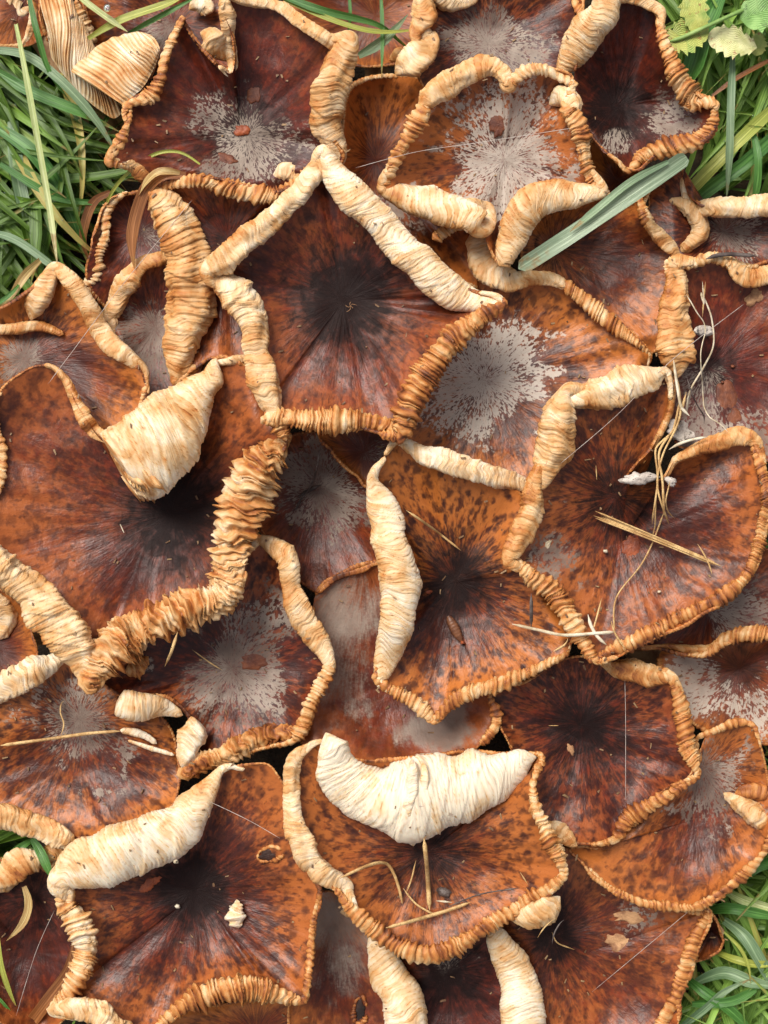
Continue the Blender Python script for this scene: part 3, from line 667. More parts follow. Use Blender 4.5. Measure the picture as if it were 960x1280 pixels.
mushroom('BB', (900, 860), [(825,815),(870,800),(940,800),(1010,790),(1020,900),(960,930),(900,920),(860,900),(835,860)],
  'pale whitish-bloomed cap at the right edge with a dark blotch in the middle',
  z=6, depth=16, dark=(34,1.0), pc=(925,835), bloom=[(870,870,40,.8),(850,835,28,.75),(945,890,40,.7)], pale=0.4, pitk=.6, red=0.3, spots=0.35, orange=0.7, darkc=.7, rims=[])

mushroom('R', (495, 850), [(395,745),(430,715),(480,705),(600,760),(612,870),(612,915),(560,960),(500,965),(400,950),(370,900),(385,820)],
  'smoky grey-lilac cap in the gap below centre, left of the five-cornered cap',
  z=8, depth=26, dark=(10,.1), pc=(455,690), bloom=[(422,775,62,.8),(415,850,45,.6),(405,815,40,.7),(560,915,34,1.2),(530,920,24,1.0)], pale=.15, pitk=.2, red=0.8, spots=0.1, orange=0.8, rims=[
  ('b',.66,[(398,742,3),(420,722,4),(455,712,4)])])

mushroom('KK', (455, 565), [(398,540),(440,520),(510,530),(500,570),(462,605),(440,592),(415,565)],
  'small orange triangular cap tip poking out under the central cap',
  z=36, depth=6, dark=(5,0), bloom=[(478,570,22,.5)], red=0.35, spots=0.3, orange=0.9, stem=True, rims=[])

mushroom('Q', (400, 610), [(330,560),(390,540),(450,560),(480,620),(480,700),(430,740),(385,735),(340,690),(320,630)],
  'grey-bloomed brown cap in the hollow under the central cap, dark rootlets stuck to it',
  z=-2, depth=22, dark=(10,.1), bloom=[(400,605,55,.95),(425,635,35,.85),(370,595,35,.8)], red=0.7, spots=0.4, orange=0.5, rims=[])

mushroom('II', (40, 1190), [(-30,1090),(30,1080),(80,1085),(115,1180),(70,1285),(20,1290),(-20,1240)],
  'shaded brown cap at the bottom left corner behind the star-shaped cap',
  z=-6, depth=20, dark=(60,.8), pc=(45,1120), red=0.7, spots=0.5, orange=0.6, rims=[
  ('b',.32,[(-15,1105,12),(8,1095,17),(30,1080,17),(52,1076,13),(60,1086,6)]),
  ('b',.36,[(50,1076,7),(66,1066,12),(84,1066,6)])])

mushroom('LL', (320, 1290), [(200,1290),(240,1262),(320,1250),(380,1250),(420,1290),(440,1360),(300,1400),(180,1350)],
  'orange cap peeping out at the very bottom below the star-shaped cap',
  z=-4, depth=12, dark=(10,.1), red=0.15, spots=0.4, orange=1.0, rims=[
  ('b',.45,[(366,1248,4),(376,1262,6),(384,1278,7),(380,1290,4)])])

def gill_fan(key, A, B, npl, z0, z1, bulge, tone, seed):
    root = SURF[key][0]; env = None
    a, _ = resample(catmull([(x, y, 0) for x, y in A], step=2), n=npl*7); b, _ = resample(catmull([(x, y, 0) for x, y in B], step=2), n=npl*7)
    n = len(a); t = np.linspace(0, 1, 40)[None, :]; q = np.arange(n)/7.0
    qq = q[:, None]+2.4*n2(q[:, None]/7, t*2.4, seed)+0.35*n2(q[:, None]/1.7, t*3, seed+1); f = qq % 1.0; idn = np.floor(qq)
    prof = (1-np.abs(2*f-1)**1.6); rnd = hsh(idn, seed, 3)
    X = a[:, 0, None]*(1-t)+b[:, 0, None]*t; Y = a[:, 1, None]*(1-t)+b[:, 1, None]*t
    X = X + (2.6*n2(q[:, None]/1.3, 0*t, seed+30)+5*n2(q[:, None]/4, 0*t, seed+31))*(1-t)**3; Y = Y + (2.6*n2(q[:, None]/1.3, 0*t+4, seed+32)+5*n2(q[:, None]/4, 0*t+4, seed+33))*(1-t)**3
    sgm = np.sin(pi*t); w_ = np.linspace(0, 1, n)[:, None]
    X = X + 5*np.sin(pi*t)*n2(q[:, None]/9, t*1.5, seed+7); Y = Y + 5*n2(q[:, None]/7, t*1.5, seed+8)*sgm
    Z = z0*(1-t)+z1*t + bulge*np.sin(pi*np.clip(t*.9+.05, 0, 1))*(0.35+0.65*np.sin(pi*w_)) + 9*n2(w_*4, t*1.5, seed+40) + (4.2*prof*(.4+.9*rnd))*np.clip(sgm*4, .25, 1) + 5*n2(w_*3, t*2, seed+9)
    V = np.stack([X, Y, Z], -1)
    mesh_np('gill_fan', W(V), grid_faces(n, 40), GILL, root, {'rd': np.stack([prof, rnd, tone+.26*(1-prof)**2+.35*n2(q[:, None]/6, t*2, seed+21)+.25*np.clip(.12-t, 0, 1)*8*(n2(q[:, None]/2, 0*t, seed)+.5)], -1), 'pp': V/100, 'gl': np.stack([qq*.5+0*X, t*1.5+0*X, 0*X], -1)})  # pleat grooves painted browner as shade, tone otherwise varies by noise
    V2 = V.copy(); V2[..., 2] -= 9
    mesh_np('flesh', W(V2), grid_faces(n, 40), STEM, root)
    splat(E, X, Y, Z-12, 'min'); splat(T, X, Y, Z, 'max', 0)
mushroom('DE', (165, 95), [(110,90),(135,62),(160,50),(196,62),(190,95),(165,122),(140,115)],
  'fan of wide cream gills on an overturned cap left of the upper left cap',
  z=-4, depth=6, dark=(10,.1), red=0.3, spots=0.3, orange=.8, rims=[])
gill_fan('DE', [(88,88),(96,78),(112,66),(130,52),(150,44),(172,40),(188,44)], [(153,131),(160,126),(168,119),(178,110),(186,98),(194,82),(201,62)], 20, 20, 34, 16, .20, 5)
mushroom('DD', (95, 40), [(50,-10),(70,-25),(100,-10),(112,40),(130,85),(145,125),(115,118),(80,80),(56,40)],
  'upturned cap at the top left showing tall smooth cream gills, behind the grass',
  z=-22, depth=6, dark=(10,.1), red=0.3, spots=0.3, orange=.8, rims=[
  ('p',.34,[(94,0,5),(104,22,9),(112,45,11),(112,68,10),(96,82,6)],{'dz':34})])
gill_fan('DD', [(46,-16),(56,-22),(68,-24),(80,-20),(90,-8),(98,12),(110,40)], [(64,72),(78,92),(94,110),(112,128),(128,140),(142,148),(152,142)], 22, 0, -8, 22, .26, 9)
mushroom('DF', (25, 10), [(-30,-20),(20,-30),(55,-10),(55,40),(20,60),(-30,40)],
  'small cream-edged cap in the top left corner',
  z=-6, depth=10, dark=(20,.3), red=0.5, spots=0.3, rims=[
  ('b',.26,[(0,-10,8),(12,2,13),(26,14,12),(36,0,8)],{'dz':4}),('b',.3,[(32,-10,8),(38,20,9),(30,50,6)])])

mushroom('EE', (215, 30), [(105,20),(150,-30),(250,-40),(310,-20),(330,60),(240,110),(200,90),(120,60)],
  'brown cap with a grey patch at the top edge behind the upper left cap',
  z=-14, depth=20, dark=(20,.3), bloom=[(205,42,26,.9),(165,20,14,.5)], red=0.6, spots=0.6, orange=.6, rims=[
  ('b',.22,[(236,12,6),(246,6,11),(258,8,10),(252,20,6)],{'dz':14})])

mushroom('EF', (470, 20), [(350,-30),(440,-40),(530,-30),(545,50),(500,80),(430,75),(380,30)],
  'plain orange-brown cap behind the grass blades at the top middle',
  z=-20, depth=16, dark=(20,.2), red=0.3, spots=0.3, orange=.8, rims=[
  ('b',.36,[(486,75,5),(500,70,11),(512,82,8)],{'dz':4})])

mushroom('EG', (-10, 810), [(-60,740),(10,740),(40,790),(40,850),(-20,870),(-70,820)],
  'shadowed cap at the left edge below the large left cap',
  z=0, depth=12, dark=(20,.3), red=0.3, spots=0.3, rims=[
  ('b',.18,[(-15,740,10),(2,755,12),(10,775,12),(-4,800,8)])])

mushroom('EH', (890, 1165), [(868,1150),(888,1142),(905,1180),(885,1198),(862,1196)],
  'tiny brown lobed cap poking into the grass at the lower right',
  z=-8, depth=12, dark=(30,.8), red=0.8, spots=0.3, rims=[])
# ------------------------------------------------------------------ ground
def soil_material():
    m = NT('dark_soil'); p = m.n('ShaderNodeNewGeometry').outputs['Position']
    a = m.noise(p, 60, 5, 0.65, 0.5); b = m.noise(p, 400, 4, 0.6)
    col = m.mix(m.ss(a, .4, .7), (0.03, 0.018, 0.010), (0.075, 0.045, 0.022))
    col = m.mix(m.ss(b, .6, .75), col, (0.10, 0.065, 0.03))
    m.P(Base_Color=col, Roughness=0.9); m.l(m.bump(b, 0.003, 0.8), m.b.inputs['Normal'])
    return m.m
g = np.sign(np.linspace(-1, 1, 161))*np.abs(np.linspace(-1, 1, 161))**3*60 + np.linspace(-1, 1, 161)*1.2
GX, GY = np.meshgrid(g, g, indexing='ij')
GZ = -97*S + 0.006*fbm(GX*18, GY*18, 3, 4)*np.clip(1.5-np.hypot(GX, GY)/3, 0, 1) + 0.15*n2(GX/5, GY/5, 8)*np.clip(np.hypot(GX, GY)/8-.3, 0, 1)
ground = mesh_np('ground', np.stack([GX, GY, GZ], -1), grid_faces(161, 161), soil_material()); tag(ground, kind='structure')

# ------------------------------------------------------------------ grass
def grass_material(name, base, tip, dry=0.0):
    m = NT(name); gv = m.attr('gv'); rn, along, across = m.sep(gv)
    pp = m.attr('pp'); nz = m.noise(pp, 5, 3, .6); ln = m.n('ShaderNodeTexNoise'); ln.inputs['Scale'].default_value = 1.0
    m.l(m.comb(m.math('MULTIPLY', across, 9), m.math('MULTIPLY', along, 2.5), m.math('MULTIPLY', rn, 50)), ln.inputs['Vector'])
    col = m.mix(m.math('ADD', m.math('MULTIPLY', along, .6), m.math('MULTIPLY', m.math('SUBTRACT', nz, .5), .8), clamp=True), base, tip)
    col = m.mix(m.ss(rn, .55, .95), col, tuple(x*1.5 for x in tip))
    col = m.mix(m.math('MULTIPLY', m.ss(rn, .93, .95), .85), col, srgb(190, 160, 90))
    col = m.mix(m.math('MULTIPLY', m.ss(ln.outputs[0], .48, .60), .38), col, tuple(min(1, x*1.8+.03) for x in tip))
    col = m.mix(m.math('MULTIPLY', m.ss(m.math('ADD', along, m.math('MULTIPLY', m.math('SUBTRACT', nz, .5), .8)), .86, 1.0), .8), col, srgb(150, 110, 60))
    rib = m.ss(m.math('ABSOLUTE', across), .0, .14)
    col = m.mix(m.math('MULTIPLY', m.math('SUBTRACT', 1.0, rib), .35), col, tuple(min(1, x*2+.05) for x in tip))
    m.P(Base_Color=col, Roughness=.38, Specular_IOR_Level=.5)
    m.l(m.bump(m.math('ADD', ln.outputs[0], m.math('MULTIPLY', nz, .5)), .0006, .6), m.b.inputs['Normal'])
    tr = m.n('ShaderNodeBsdfTranslucent'); m.l(m.mix(.5, col, tuple(min(1, x*1.6) for x in tip)), tr.inputs[0])
    ms = m.n('ShaderNodeMixShader'); ms.inputs[0].default_value = .28
    m.l(m.b.outputs[0], ms.inputs[1]); m.l(tr.outputs[0], ms.inputs[2]); m.l(ms.outputs[0], m.out.inputs[0])
    return m.m
GR_D = grass_material('grass_green', srgb(50, 76, 22), srgb(98, 128, 44))
GR_L = grass_material('grass_light', srgb(72, 104, 36), srgb(134, 166, 76))
def blade_geo(P, wd, seed, twist=0.0, tiptaper=.35, vee=.3, roottaper=0.25):
    """P: n x 3 path, wd: half width. Returns verts (n,5,3) and attributes."""
    n = len(P); u = np.linspace(0, 1, n)
    tan = np.gradient(P, axis=0); tan /= np.maximum(np.linalg.norm(tan, axis=1)[:, None], 1e-6)
    side = np.cross(tan, np.array([0, 0, 1.0])); side /= np.maximum(np.linalg.norm(side, axis=1)[:, None], 1e-3)
    up = np.cross(side, tan); a = (twist*u + n2(u*2, u*0+seed, seed)*.8)[:, None]
    sd_ = side*np.cos(a)+up*np.sin(a); un = -side*np.sin(a)+up*np.cos(a)
    wv = wd*np.clip((1-u)/tiptaper, 0.03, 1)**.8*np.clip(.6+u/max(roottaper, .01)*.4, 0, 1)
    c = np.array([-1, -.5, 0, .5, 1.0])
    V = P[:, None, :] + sd_[:, None, :]*(c[None, :, None]*wv[:, None, None]) + un[:, None, :]*((np.abs(c)-.5)[None, :, None]*wv[:, None, None]*vee)
    A = np.stack([np.full((n, 5), hsh(seed, 7, 7)), np.repeat(u[:, None], 5, 1), np.repeat(c[None, :], n, 0)], -1)
    return V, A
def grass_patch(name, boxes, count, mat, label, direction, L=(220, 460), wd=(3.5, 7.5), hz=(40, 130), maskgap=True, seed0=0, zb=-95):
    VV, AA, FF = [], [], []; base = 0; made = 0; tries = 0
    fac = grid_faces(11, 5)
    while made < count and tries < count*12:
        tries += 1; sd0 = seed0+tries
        bxs = boxes[rng.integers(len(boxes))]
        x = rng.uniform(bxs[0], bxs[2]); y = rng.uniform(bxs[1], bxs[3])
        ang = direction(x, y)+rng.normal(0, .55); Ln = rng.uniform(*L); h = rng.uniform(*hz)
        u = np.linspace(0, 1, 11); bend = rng.normal(0, .45)
        aa = ang + bend*u
        px = x+np.cumsum(np.cos(aa))*Ln/11; py = y+np.cumsum(np.sin(aa))*Ln/11
        pz = zb+h*np.sin(np.clip(u*rng.uniform(1.6, 2.7), 0, pi))**.8
        e = samp(E, px, py); tt = samp(T, px, py)
        if np.any((e < 9000) & (pz > e-8)) or (e < 9000).sum() > 3: continue
        V, A = blade_geo(np.stack([px, py, pz], -1), rng.uniform(*wd), sd0, twist=rng.normal(0, .7), tiptaper=rng.uniform(.3, .8), vee=.5)
        VV.append(V.reshape(-1, 3)); AA.append(A.reshape(-1, 3)); FF.append(fac+base); base += 55; made += 1
    V = np.concatenate(VV)
    o = mesh_np(name, W(V), np.concatenate(FF), mat, None, {'gv': np.concatenate(AA), 'pp': V/100})
    tag(o, label, 'grass', kind='stuff'); return V
dTL = lambda x, y: (0.75 if rng.random() < .65 else rng.uniform(0, 2*pi))
dTR = lambda x, y: (2.3 if rng.random() < .4 else (-1.3 if rng.random() < .6 else rng.uniform(0, 2*pi)))
dBR = lambda x, y: (3.7 if rng.random() < .45 else rng.uniform(0, 2*pi))
VG1 = grass_patch('grass', [(-320, -260, 120, 480), (-120, 40, 130, 340)], 900, GR_D, 'dark green wet grass growing at the upper left of the mushrooms', dTL, seed0=100, wd=(4, 8.5))
VG2 = grass_patch('grass', [(820, -260, 1320, 300), (850, 0, 1020, 260)], 700, GR_L, 'green grass growing at the upper right of the mushrooms', dTR, seed0=9000, wd=(2.5, 6))
VG3 = grass_patch('grass', [(800, 1050, 1300, 1600), (830, 1100, 1020, 1300)], 800, GR_L, 'bright dewy grass growing at the lower right of the mushrooms', dBR, seed0=19000, wd=(3, 7))
grass_patch('grass', [(-320, 480, -40, 1600), (980, 300, 1320, 1050), (-40, 1330, 900, 1600), (60, -300, 860, -60), (0, 1020, 80, 1100)], 1500, GR_D, 'green grass growing round the outside of the mushroom clump', lambda x, y: rng.uniform(0, 2*pi), seed0=30000)

LEAFM = {}
def blade_mat(name, c1, c2):
    if name not in LEAFM: LEAFM[name] = grass_material(name, c1, c2)
    return LEAFM[name]
blade_mat('blade_broad', srgb(118, 140, 110), srgb(156, 172, 142)); blade_mat('blade_green', srgb(58, 104, 40), srgb(92, 138, 62)); blade_mat('blade_blue', srgb(92, 120, 84), srgb(140, 160, 122))
blade_mat('blade_pale', srgb(150, 168, 90), srgb(206, 206, 150)); blade_mat('blade_dry', srgb(112, 66, 34), srgb(160, 104, 56))
blade_mat('blade_yellow', srgb(140, 150, 60), srgb(176, 176, 84)); blade_mat('blade_straw', srgb(170, 130, 76), srgb(214, 182, 122))
BN = 'long grass blades lying over the mushrooms and turf'
def blade(pts, wd, m, label, twist=0.0, tip=.35, vee=.35, cat='grass blade', name='grass_blade', group=None, root=.25):
    P = catmull(pts, step=6); P, L = resample(P, step=6)
    V, A = blade_geo(P, wd, int(pts[0][0]*7+pts[0][1]*3) % 9973, twist, tip, vee, root)
    o = mesh_np(name, W(V), grid_faces(len(P), 5), LEAFM[m], None, {'gv': A*np.array([.5, 1, 1]), 'pp': V/100})
    tag(o, label, cat, group)
    return o
blade([(858,196,128),(800,236,122),(730,283,112),(648,336,104)], 10.5, 'blade_broad', 'broad grey-green blade lying across the mushrooms right of the top centre', tip=.03, vee=.2, root=.01)
blade([(835,202,131),(790,226,127),(745,262,121),(712,290,115)], 4.5, 'blade_blue', 'narrow split-off strip along the upper edge of the broad grey-green blade', tip=.2)
blade([(20,30,30),(30,80,48),(48,180,56),(62,260,60),(72,332,76)], 4.0, 'blade_pale', 'long pale yellow stalk hanging down the left side, tip on the rippled roll', tip=.15, vee=.8)
blade([(-20,62,20),(30,68,28),(75,100,30),(120,150,20),(150,200,0)], 6, 'blade_blue', 'dewy grey-green blade arching from the left edge under the cream gills')
blade([(-20,80,10),(40,115,20),(100,140,16),(150,165,0)], 7, 'blade_green', 'dark blade bending toward the upper left cap below the dewy blade')
blade([(-20,150,6),(40,190,16),(80,250,0),(110,330,-20)], 9, 'blade_green', 'wide dark blade sloping down at the left side')
blade([(15,130,-5),(22,220,10),(40,300,4),(48,350,-20)], 9, 'blade_blue', 'upright wide blade at the far left behind the pale stalk')
blade([(0,205,26),(70,246,20),(140,256,0),(180,275,-30)], 5, 'blade_green', 'level green blade at left beside the small purplish cap', tip=.6)
blade([(-20,288,20),(20,300,30),(60,328,34),(95,356,28)], 5, 'blade_blue', 'light-edged blade pointing right just above the yellow rippled roll')
blade([(-10,385,62),(10,370,66),(22,358,60),(28,346,40)], 3, 'blade_green', 'small dark blade curling over the cap at the left edge', tip=.5)
blade([(92,-10,30),(120,12,36),(160,40,30)], 4, 'blade_pale', 'thin pale blade crossing the top left cap behind the gill fan', tip=.3)
blade([(110,48,20),(150,25,30),(215,2,30),(240,-14,20)], 5, 'blade_yellow', 'yellow-green blade slanting up to the top edge over the brown cap', tip=.3)
blade([(160,42,14),(200,20,26),(250,-6,30)], 3.5, 'blade_green', 'slim green blade beside the yellow-green blade at the top left', tip=.4)
blade([(35,-10,40),(46,40,44),(62,90,30),(90,130,10)], 4, 'blade_green', 'green blade running down beside the tall cream gills', tip=.5)
blade([(340,-10,70),(400,12,74),(470,30,60),(500,52,30),(520,70,0)], 5, 'blade_green', 'green blade leaving the upper left cap toward the top middle', tip=.5)
blade([(355,0,72),(430,30,72),(480,40,60),(540,34,30)], 3.4, 'blade_yellow', 'yellowish blade lying just under the green blade at the top middle', tip=.4)
blade([(448,70,40),(480,50,52),(510,18,40)], 6.5, 'blade_blue', 'short pale green blade rising between the two top caps', tip=.5)
blade([(476,-10,50),(478,40,54),(477,98,58)], 2.6, 'blade_green', 'dark upright blade tip touching the orange-edged cap', tip=.4)
blade([(436,-10,50),(438,20,50),(434,46,30)], 2.2, 'blade_green', 'tiny upright blade left of the short pale green blade', tip=.4)
blade([(250,205,96),(225,190,90),(195,192,86),(165,212,78),(140,240,50),(122,285,10)], 2.2, 'blade_yellow', 'thin dry stem arching over the lower left edge of the upper left cap', tip=.3, vee=.8)
blade([(232,220,100),(205,218,104),(185,232,96),(172,262,84),(165,300,74),(168,336,66)], 8, 'blade_dry', 'dried orange leaf strip hanging beside the long upright roll', tip=.25, twist=.6)
blade([(225,216,102),(200,214,108),(182,228,100),(170,250,84)], 5, 'blade_straw', 'papery brown leaf curl above the dried orange strip', tip=.4, twist=.7)
blade([(138,240,20),(115,255,10),(104,300,0),(120,340,-20)], 6, 'blade_dry', 'withered brown leaf curling at the edge of the small purplish cap', tip=.5, twist=1)
blade([(50,325,40),(30,345,54),(10,375,60),(-10,388,56)], 6, 'blade_straw', 'papery tan leaf tip over the cap at the left edge', tip=.6)
blade([(98,1165,20),(88,1210,26),(60,1250,20),(30,1290,0)], 8, 'blade_dry', 'brown dry leaf stalk at the bottom left beside the star-shaped cap', tip=.05)
blade([(-5,1150,20),(0,1200,24),(10,1235,18),(22,1262,12)], 3.5, 'blade_yellow', 'curved olive stem at the bottom left edge', tip=.3)
blade([(30,1108,22),(36,1130,26),(28,1155,24),(8,1176,18)], 5, 'blade_straw', 'mottled olive strip on the shaded bottom left cap', tip=.4)
blade([(40,1048,30),(52,1068,42),(62,1090,46),(76,1106,40)], 6, 'blade_green', 'dark green blade squeezed between the rolls at the lower left', tip=.5)
blade([(-15,1090,10),(10,1074,30),(30,1056,30),(50,1046,10)], 6, 'blade_green', 'green blade at the left edge under the speckled cap', tip=.4)
blade([(-20,1240,20),(0,1262,24),(20,1290,10)], 10, 'blade_green', 'bright green blade in the bottom left corner', tip=.3)
blade([(905,-20,20),(882,30,34),(868,80,30),(850,120,5)], 13, 'blade_green', 'wide ribbed green blade behind the yellow leaf', tip=.3, vee=.7)
blade([(985,118,20),(930,170,30),(880,220,20),(840,262,0)], 8, 'blade_yellow', 'yellow-green blade slanting behind the upper right funnel cap', tip=.2)
blade([(1000,140,6),(935,200,20),(870,250,0),(850,290,-20)], 9, 'blade_green', 'broad green blade just under the yellow-green slanting blade', tip=.2)
blade([(916,60,20),(914,120,36),(912,190,36),(908,250,20)], 5, 'blade_blue', 'upright bluish blade at the right above the pale roll', tip=.3)
blade([(940,160,24),(948,200,32),(945,240,20),(935,262,4)], 5, 'blade_green', 'short curved blade at the right edge above the pale roll', tip=.3)
blade([(890,120,24),(925,95,30),(980,66,20)], 3, 'blade_dry', 'thin brown stem crossing the upper right grass', tip=.3)
blade([(985,300,20),(975,250,10)], 4, 'blade_green', 'green tip at the right frame edge beside the pale roll')
bl = [((870,1228,-20),(905,1216,6),(940,1228,20),(985,1236,20),8,'blade_blue','grey-green dewy blade lying level in the lower right grass'),
      ((858,1222,-10),(880,1240,12),(915,1265,16),(950,1300,6),7,'blade_green','green blade slanting down to the bottom right corner'),
      ((905,1150,-10),(930,1170,16),(955,1210,20),(985,1260,8),8,'blade_blue','wide blade curving down the right edge of the lower right grass'),
      ((880,1140,-30),(910,1135,10),(950,1142,16),(990,1150,4),7,'blade_green','level green blade right under the fan-shaped cap'),
      ((895,1190,-10),(920,1200,16),(950,1206,20),(990,1200,14),5,'blade_yellow','light stem-like blade in the lower right grass'),
      ((900,1110,-10),(930,1125,10),(965,1135,14),(990,1130,4),6,'blade_pale','pale blade close below the right corner of the fan-shaped cap'),
      ((985,1075,0),(950,1082,10),(930,1095,6),(905,1112,-20),7,'blade_green','bright blade at the right edge level with the fan-shaped cap rim'),
      ((850,1285,-10),(880,1262,14),(905,1240,18),(938,1224,20),5,'blade_blue','blade rising from the bottom edge in the lower right corner'),
      ((865,1255,0),(895,1254,16),(925,1248,18),(965,1222,10),6,'blade_green','green blade crossing the others near the bottom right corner'),
      ((905,1165,20),(925,1185,26),(936,1210,26),(938,1232,18),2.2,'blade_yellow','thin yellow stem bending in the lower right grass')]
for p in bl: blade(list(p[:4]), p[4], p[5], p[6], tip=.4, vee=.5)

# dew on the grass
def ico(r, sub=1):
    import bmesh
    b = bmesh.new(); bmesh.ops.create_icosphere(b, subdivisions=sub, radius=r); v = np.array([x.co[:] for x in b.verts]); f = np.array([[q.index for q in x.verts] for x in b.faces]); b.free(); return v, f
def water_mat():
    m = NT('dew_water'); m.P(Base_Color=(.9, .95, 1), Roughness=.03, IOR=1.33, Transmission_Weight=.9); return m.m
v, f = ico(1); VV, FF = [], []; b = 0
for src, cnt in ((VG1, 500), (VG2, 260), (VG3, 800)):
    ii = rng.integers(0, len(src), cnt)
    for p in src[ii]:
        if p[2] < -45: continue
        r = rng.uniform(.5, 1.35); VV.append(p+v*r+np.array([0, 0, r])); FF.append(f+b); b += len(v)
o = mesh_np('dew', W(np.concatenate(VV)), np.concatenate(FF), water_mat()); tag(o, 'tiny water drops beaded on the grass blades', 'dew', kind='stuff')
DEWM = o.data.materials[0]
v, f = ico(1, 3); vd = v*np.array([4.6, 5, 4.6])+np.array([134, 10, 42])
tag(mesh_np('dew_drop', W(vd), f, DEWM), 'single large clear drop hanging from a blade at the top left', 'dew drop')

# ------------------------------------------------------------------ weed with yellowing leaves
def leaf_mat(name, c1, c2, c3):
    m = NT(name); gv = m.attr('gv'); rn, al, ac = m.sep(gv); pp = m.attr('pp')
    a = m.noise(pp, 4, 3, .6, .5); ve = m.n('ShaderNodeTexWave', wave_type='BANDS', bands_direction='X'); ve.inputs['Scale'].default_value = 1.6; ve.inputs['Distortion'].default_value = 1
    m.l(m.comb(m.math('SUBTRACT', m.math('MULTIPLY', al, 3), m.math('MULTIPLY', m.math('ABSOLUTE', ac), 1.6)), 0.0, 0.0), ve.inputs[0])
    col = m.mix(m.ss(a, .35, .62), c1, c2); col = m.mix(m.ss(m.noise(pp, 14, 3, .6), .58, .68), col, c3)
    col = m.mix(m.math('MULTIPLY', m.ss(ve.outputs['Fac'], .8, 1), .6), col, tuple(min(1, x*1.6+.05) for x in c2))
    m.P(Base_Color=col, Roughness=.5); m.l(m.bump(ve.outputs['Fac'], .0006, .5), m.b.inputs['Normal']); return m.m
LYE = leaf_mat('leaf_yellow', srgb(120, 146, 64), srgb(172, 174, 88), srgb(140, 96, 50))
LCR = leaf_mat('leaf_cream', srgb(176, 176, 110), srgb(206, 202, 148), srgb(160, 120, 84))
LGR = leaf_mat('leaf_green', srgb(96, 136, 62), srgb(140, 176, 100), srgb(80, 110, 50))
def leaf(root, c, ang, L, wd, z, mat, name='leaf', label=None, teeth=6, tilt=.1):
    n = 44; u = np.linspace(0, 1, n); q = (u*teeth) % 1
    half = wd*np.sin(pi*np.clip(u, 0, 1)**.7)**.75*(.78+.34*(1-q)**1.2)*(1+.10*np.sin(u*17))+.4
    cr = np.linspace(-1, 1, 9)
    lx = np.repeat((u*L)[:, None], 9, 1)+np.abs(cr)[None, :]*half[:, None]*.25; ly = cr[None, :]*half[:, None]
    lz = z+np.abs(cr)[None, :]*half[:, None]*.28+8*np.sin(u*3)[:, None]*tilt*4+2.5*n2(lx/9, ly/9, int(L))
    X = c[0]+lx*cos(ang)-ly*sin(ang); Y = c[1]+lx*sin(ang)+ly*cos(ang)
    V = np.stack([X, Y, lz], -1); A = np.stack([lx*0+.4, lx*0+u[:, None], lx*0+cr[None, :]], -1)
    o = mesh_np(name, W(V), grid_faces(n, 9), mat, root, {'gv': A, 'pp': V/100})
    if label: o['label'] = label
    return o
def tube(name, pts, rad, mat, root=None, sides=8, taper=True):
    P = catmull(pts, step=4); P, L = resample(P, step=3); n = len(P)
    R = (P[:, 3] if P.shape[1] > 3 else np.full(n, rad)); P = P[:, :3]
    tan = np.gradient(P, axis=0); tan /= np.maximum(np.linalg.norm(tan, axis=1)[:, None], 1e-6)
    sd_ = np.cross(tan, [0, 0, 1.0]); sd_ /= np.maximum(np.linalg.norm(sd_, axis=1)[:, None], 1e-3); up = np.cross(sd_, tan)
    ph = np.linspace(0, 2*pi, sides, endpoint=False)
    e = np.ones(n);
    if taper: e = np.clip(np.minimum(np.arange(n), n-1-np.arange(n))/3, .15, 1)
    R = R*e*(1+.25*n2(np.arange(n)/5, 0*e, int(P[0, 0])))
    V = P[:, None]+(sd_[:, None]*np.cos(ph)[None, :, None]+up[:, None]*np.sin(ph)[None, :, None])*R[:, None, None]
    return mesh_np(name, W(V), grid_faces(n, sides, False, True), mat, root, {'pp': V/100})
GST = simple_mat('green_stem', srgb(104, 136, 64), srgb(150, 172, 100), 30)
wd_ = empty('weed_plant', (1000, 20, -90)); tag(wd_, 'weed with yellow, cream and green toothed leaves at the upper right corner', 'weed')
tube('stem', [(1000,20,-90),(975,-5,40),(930,12,60),(890,30,58),(850,48,52),(835,52,48)], 2.6, GST, wd_)
leaf(wd_, (886,34), pi*.88, 62, 22, 46, LYE, label='yellow-green leaf with brown tinge')
leaf(wd_, (884,44), .25, 64, 20, 42, LCR, label='pale cream-yellow leaf')
leaf(wd_, (876,44), -pi*.58, 70, 18, 50, LYE, label='tall yellowing leaf')
leaf(wd_, (925,24), -.35, 72, 28, 58, LGR, label='light green toothed leaf at the corner')
leaf(wd_, (945,70), -pi*.45, 30, 12, 30, LYE)

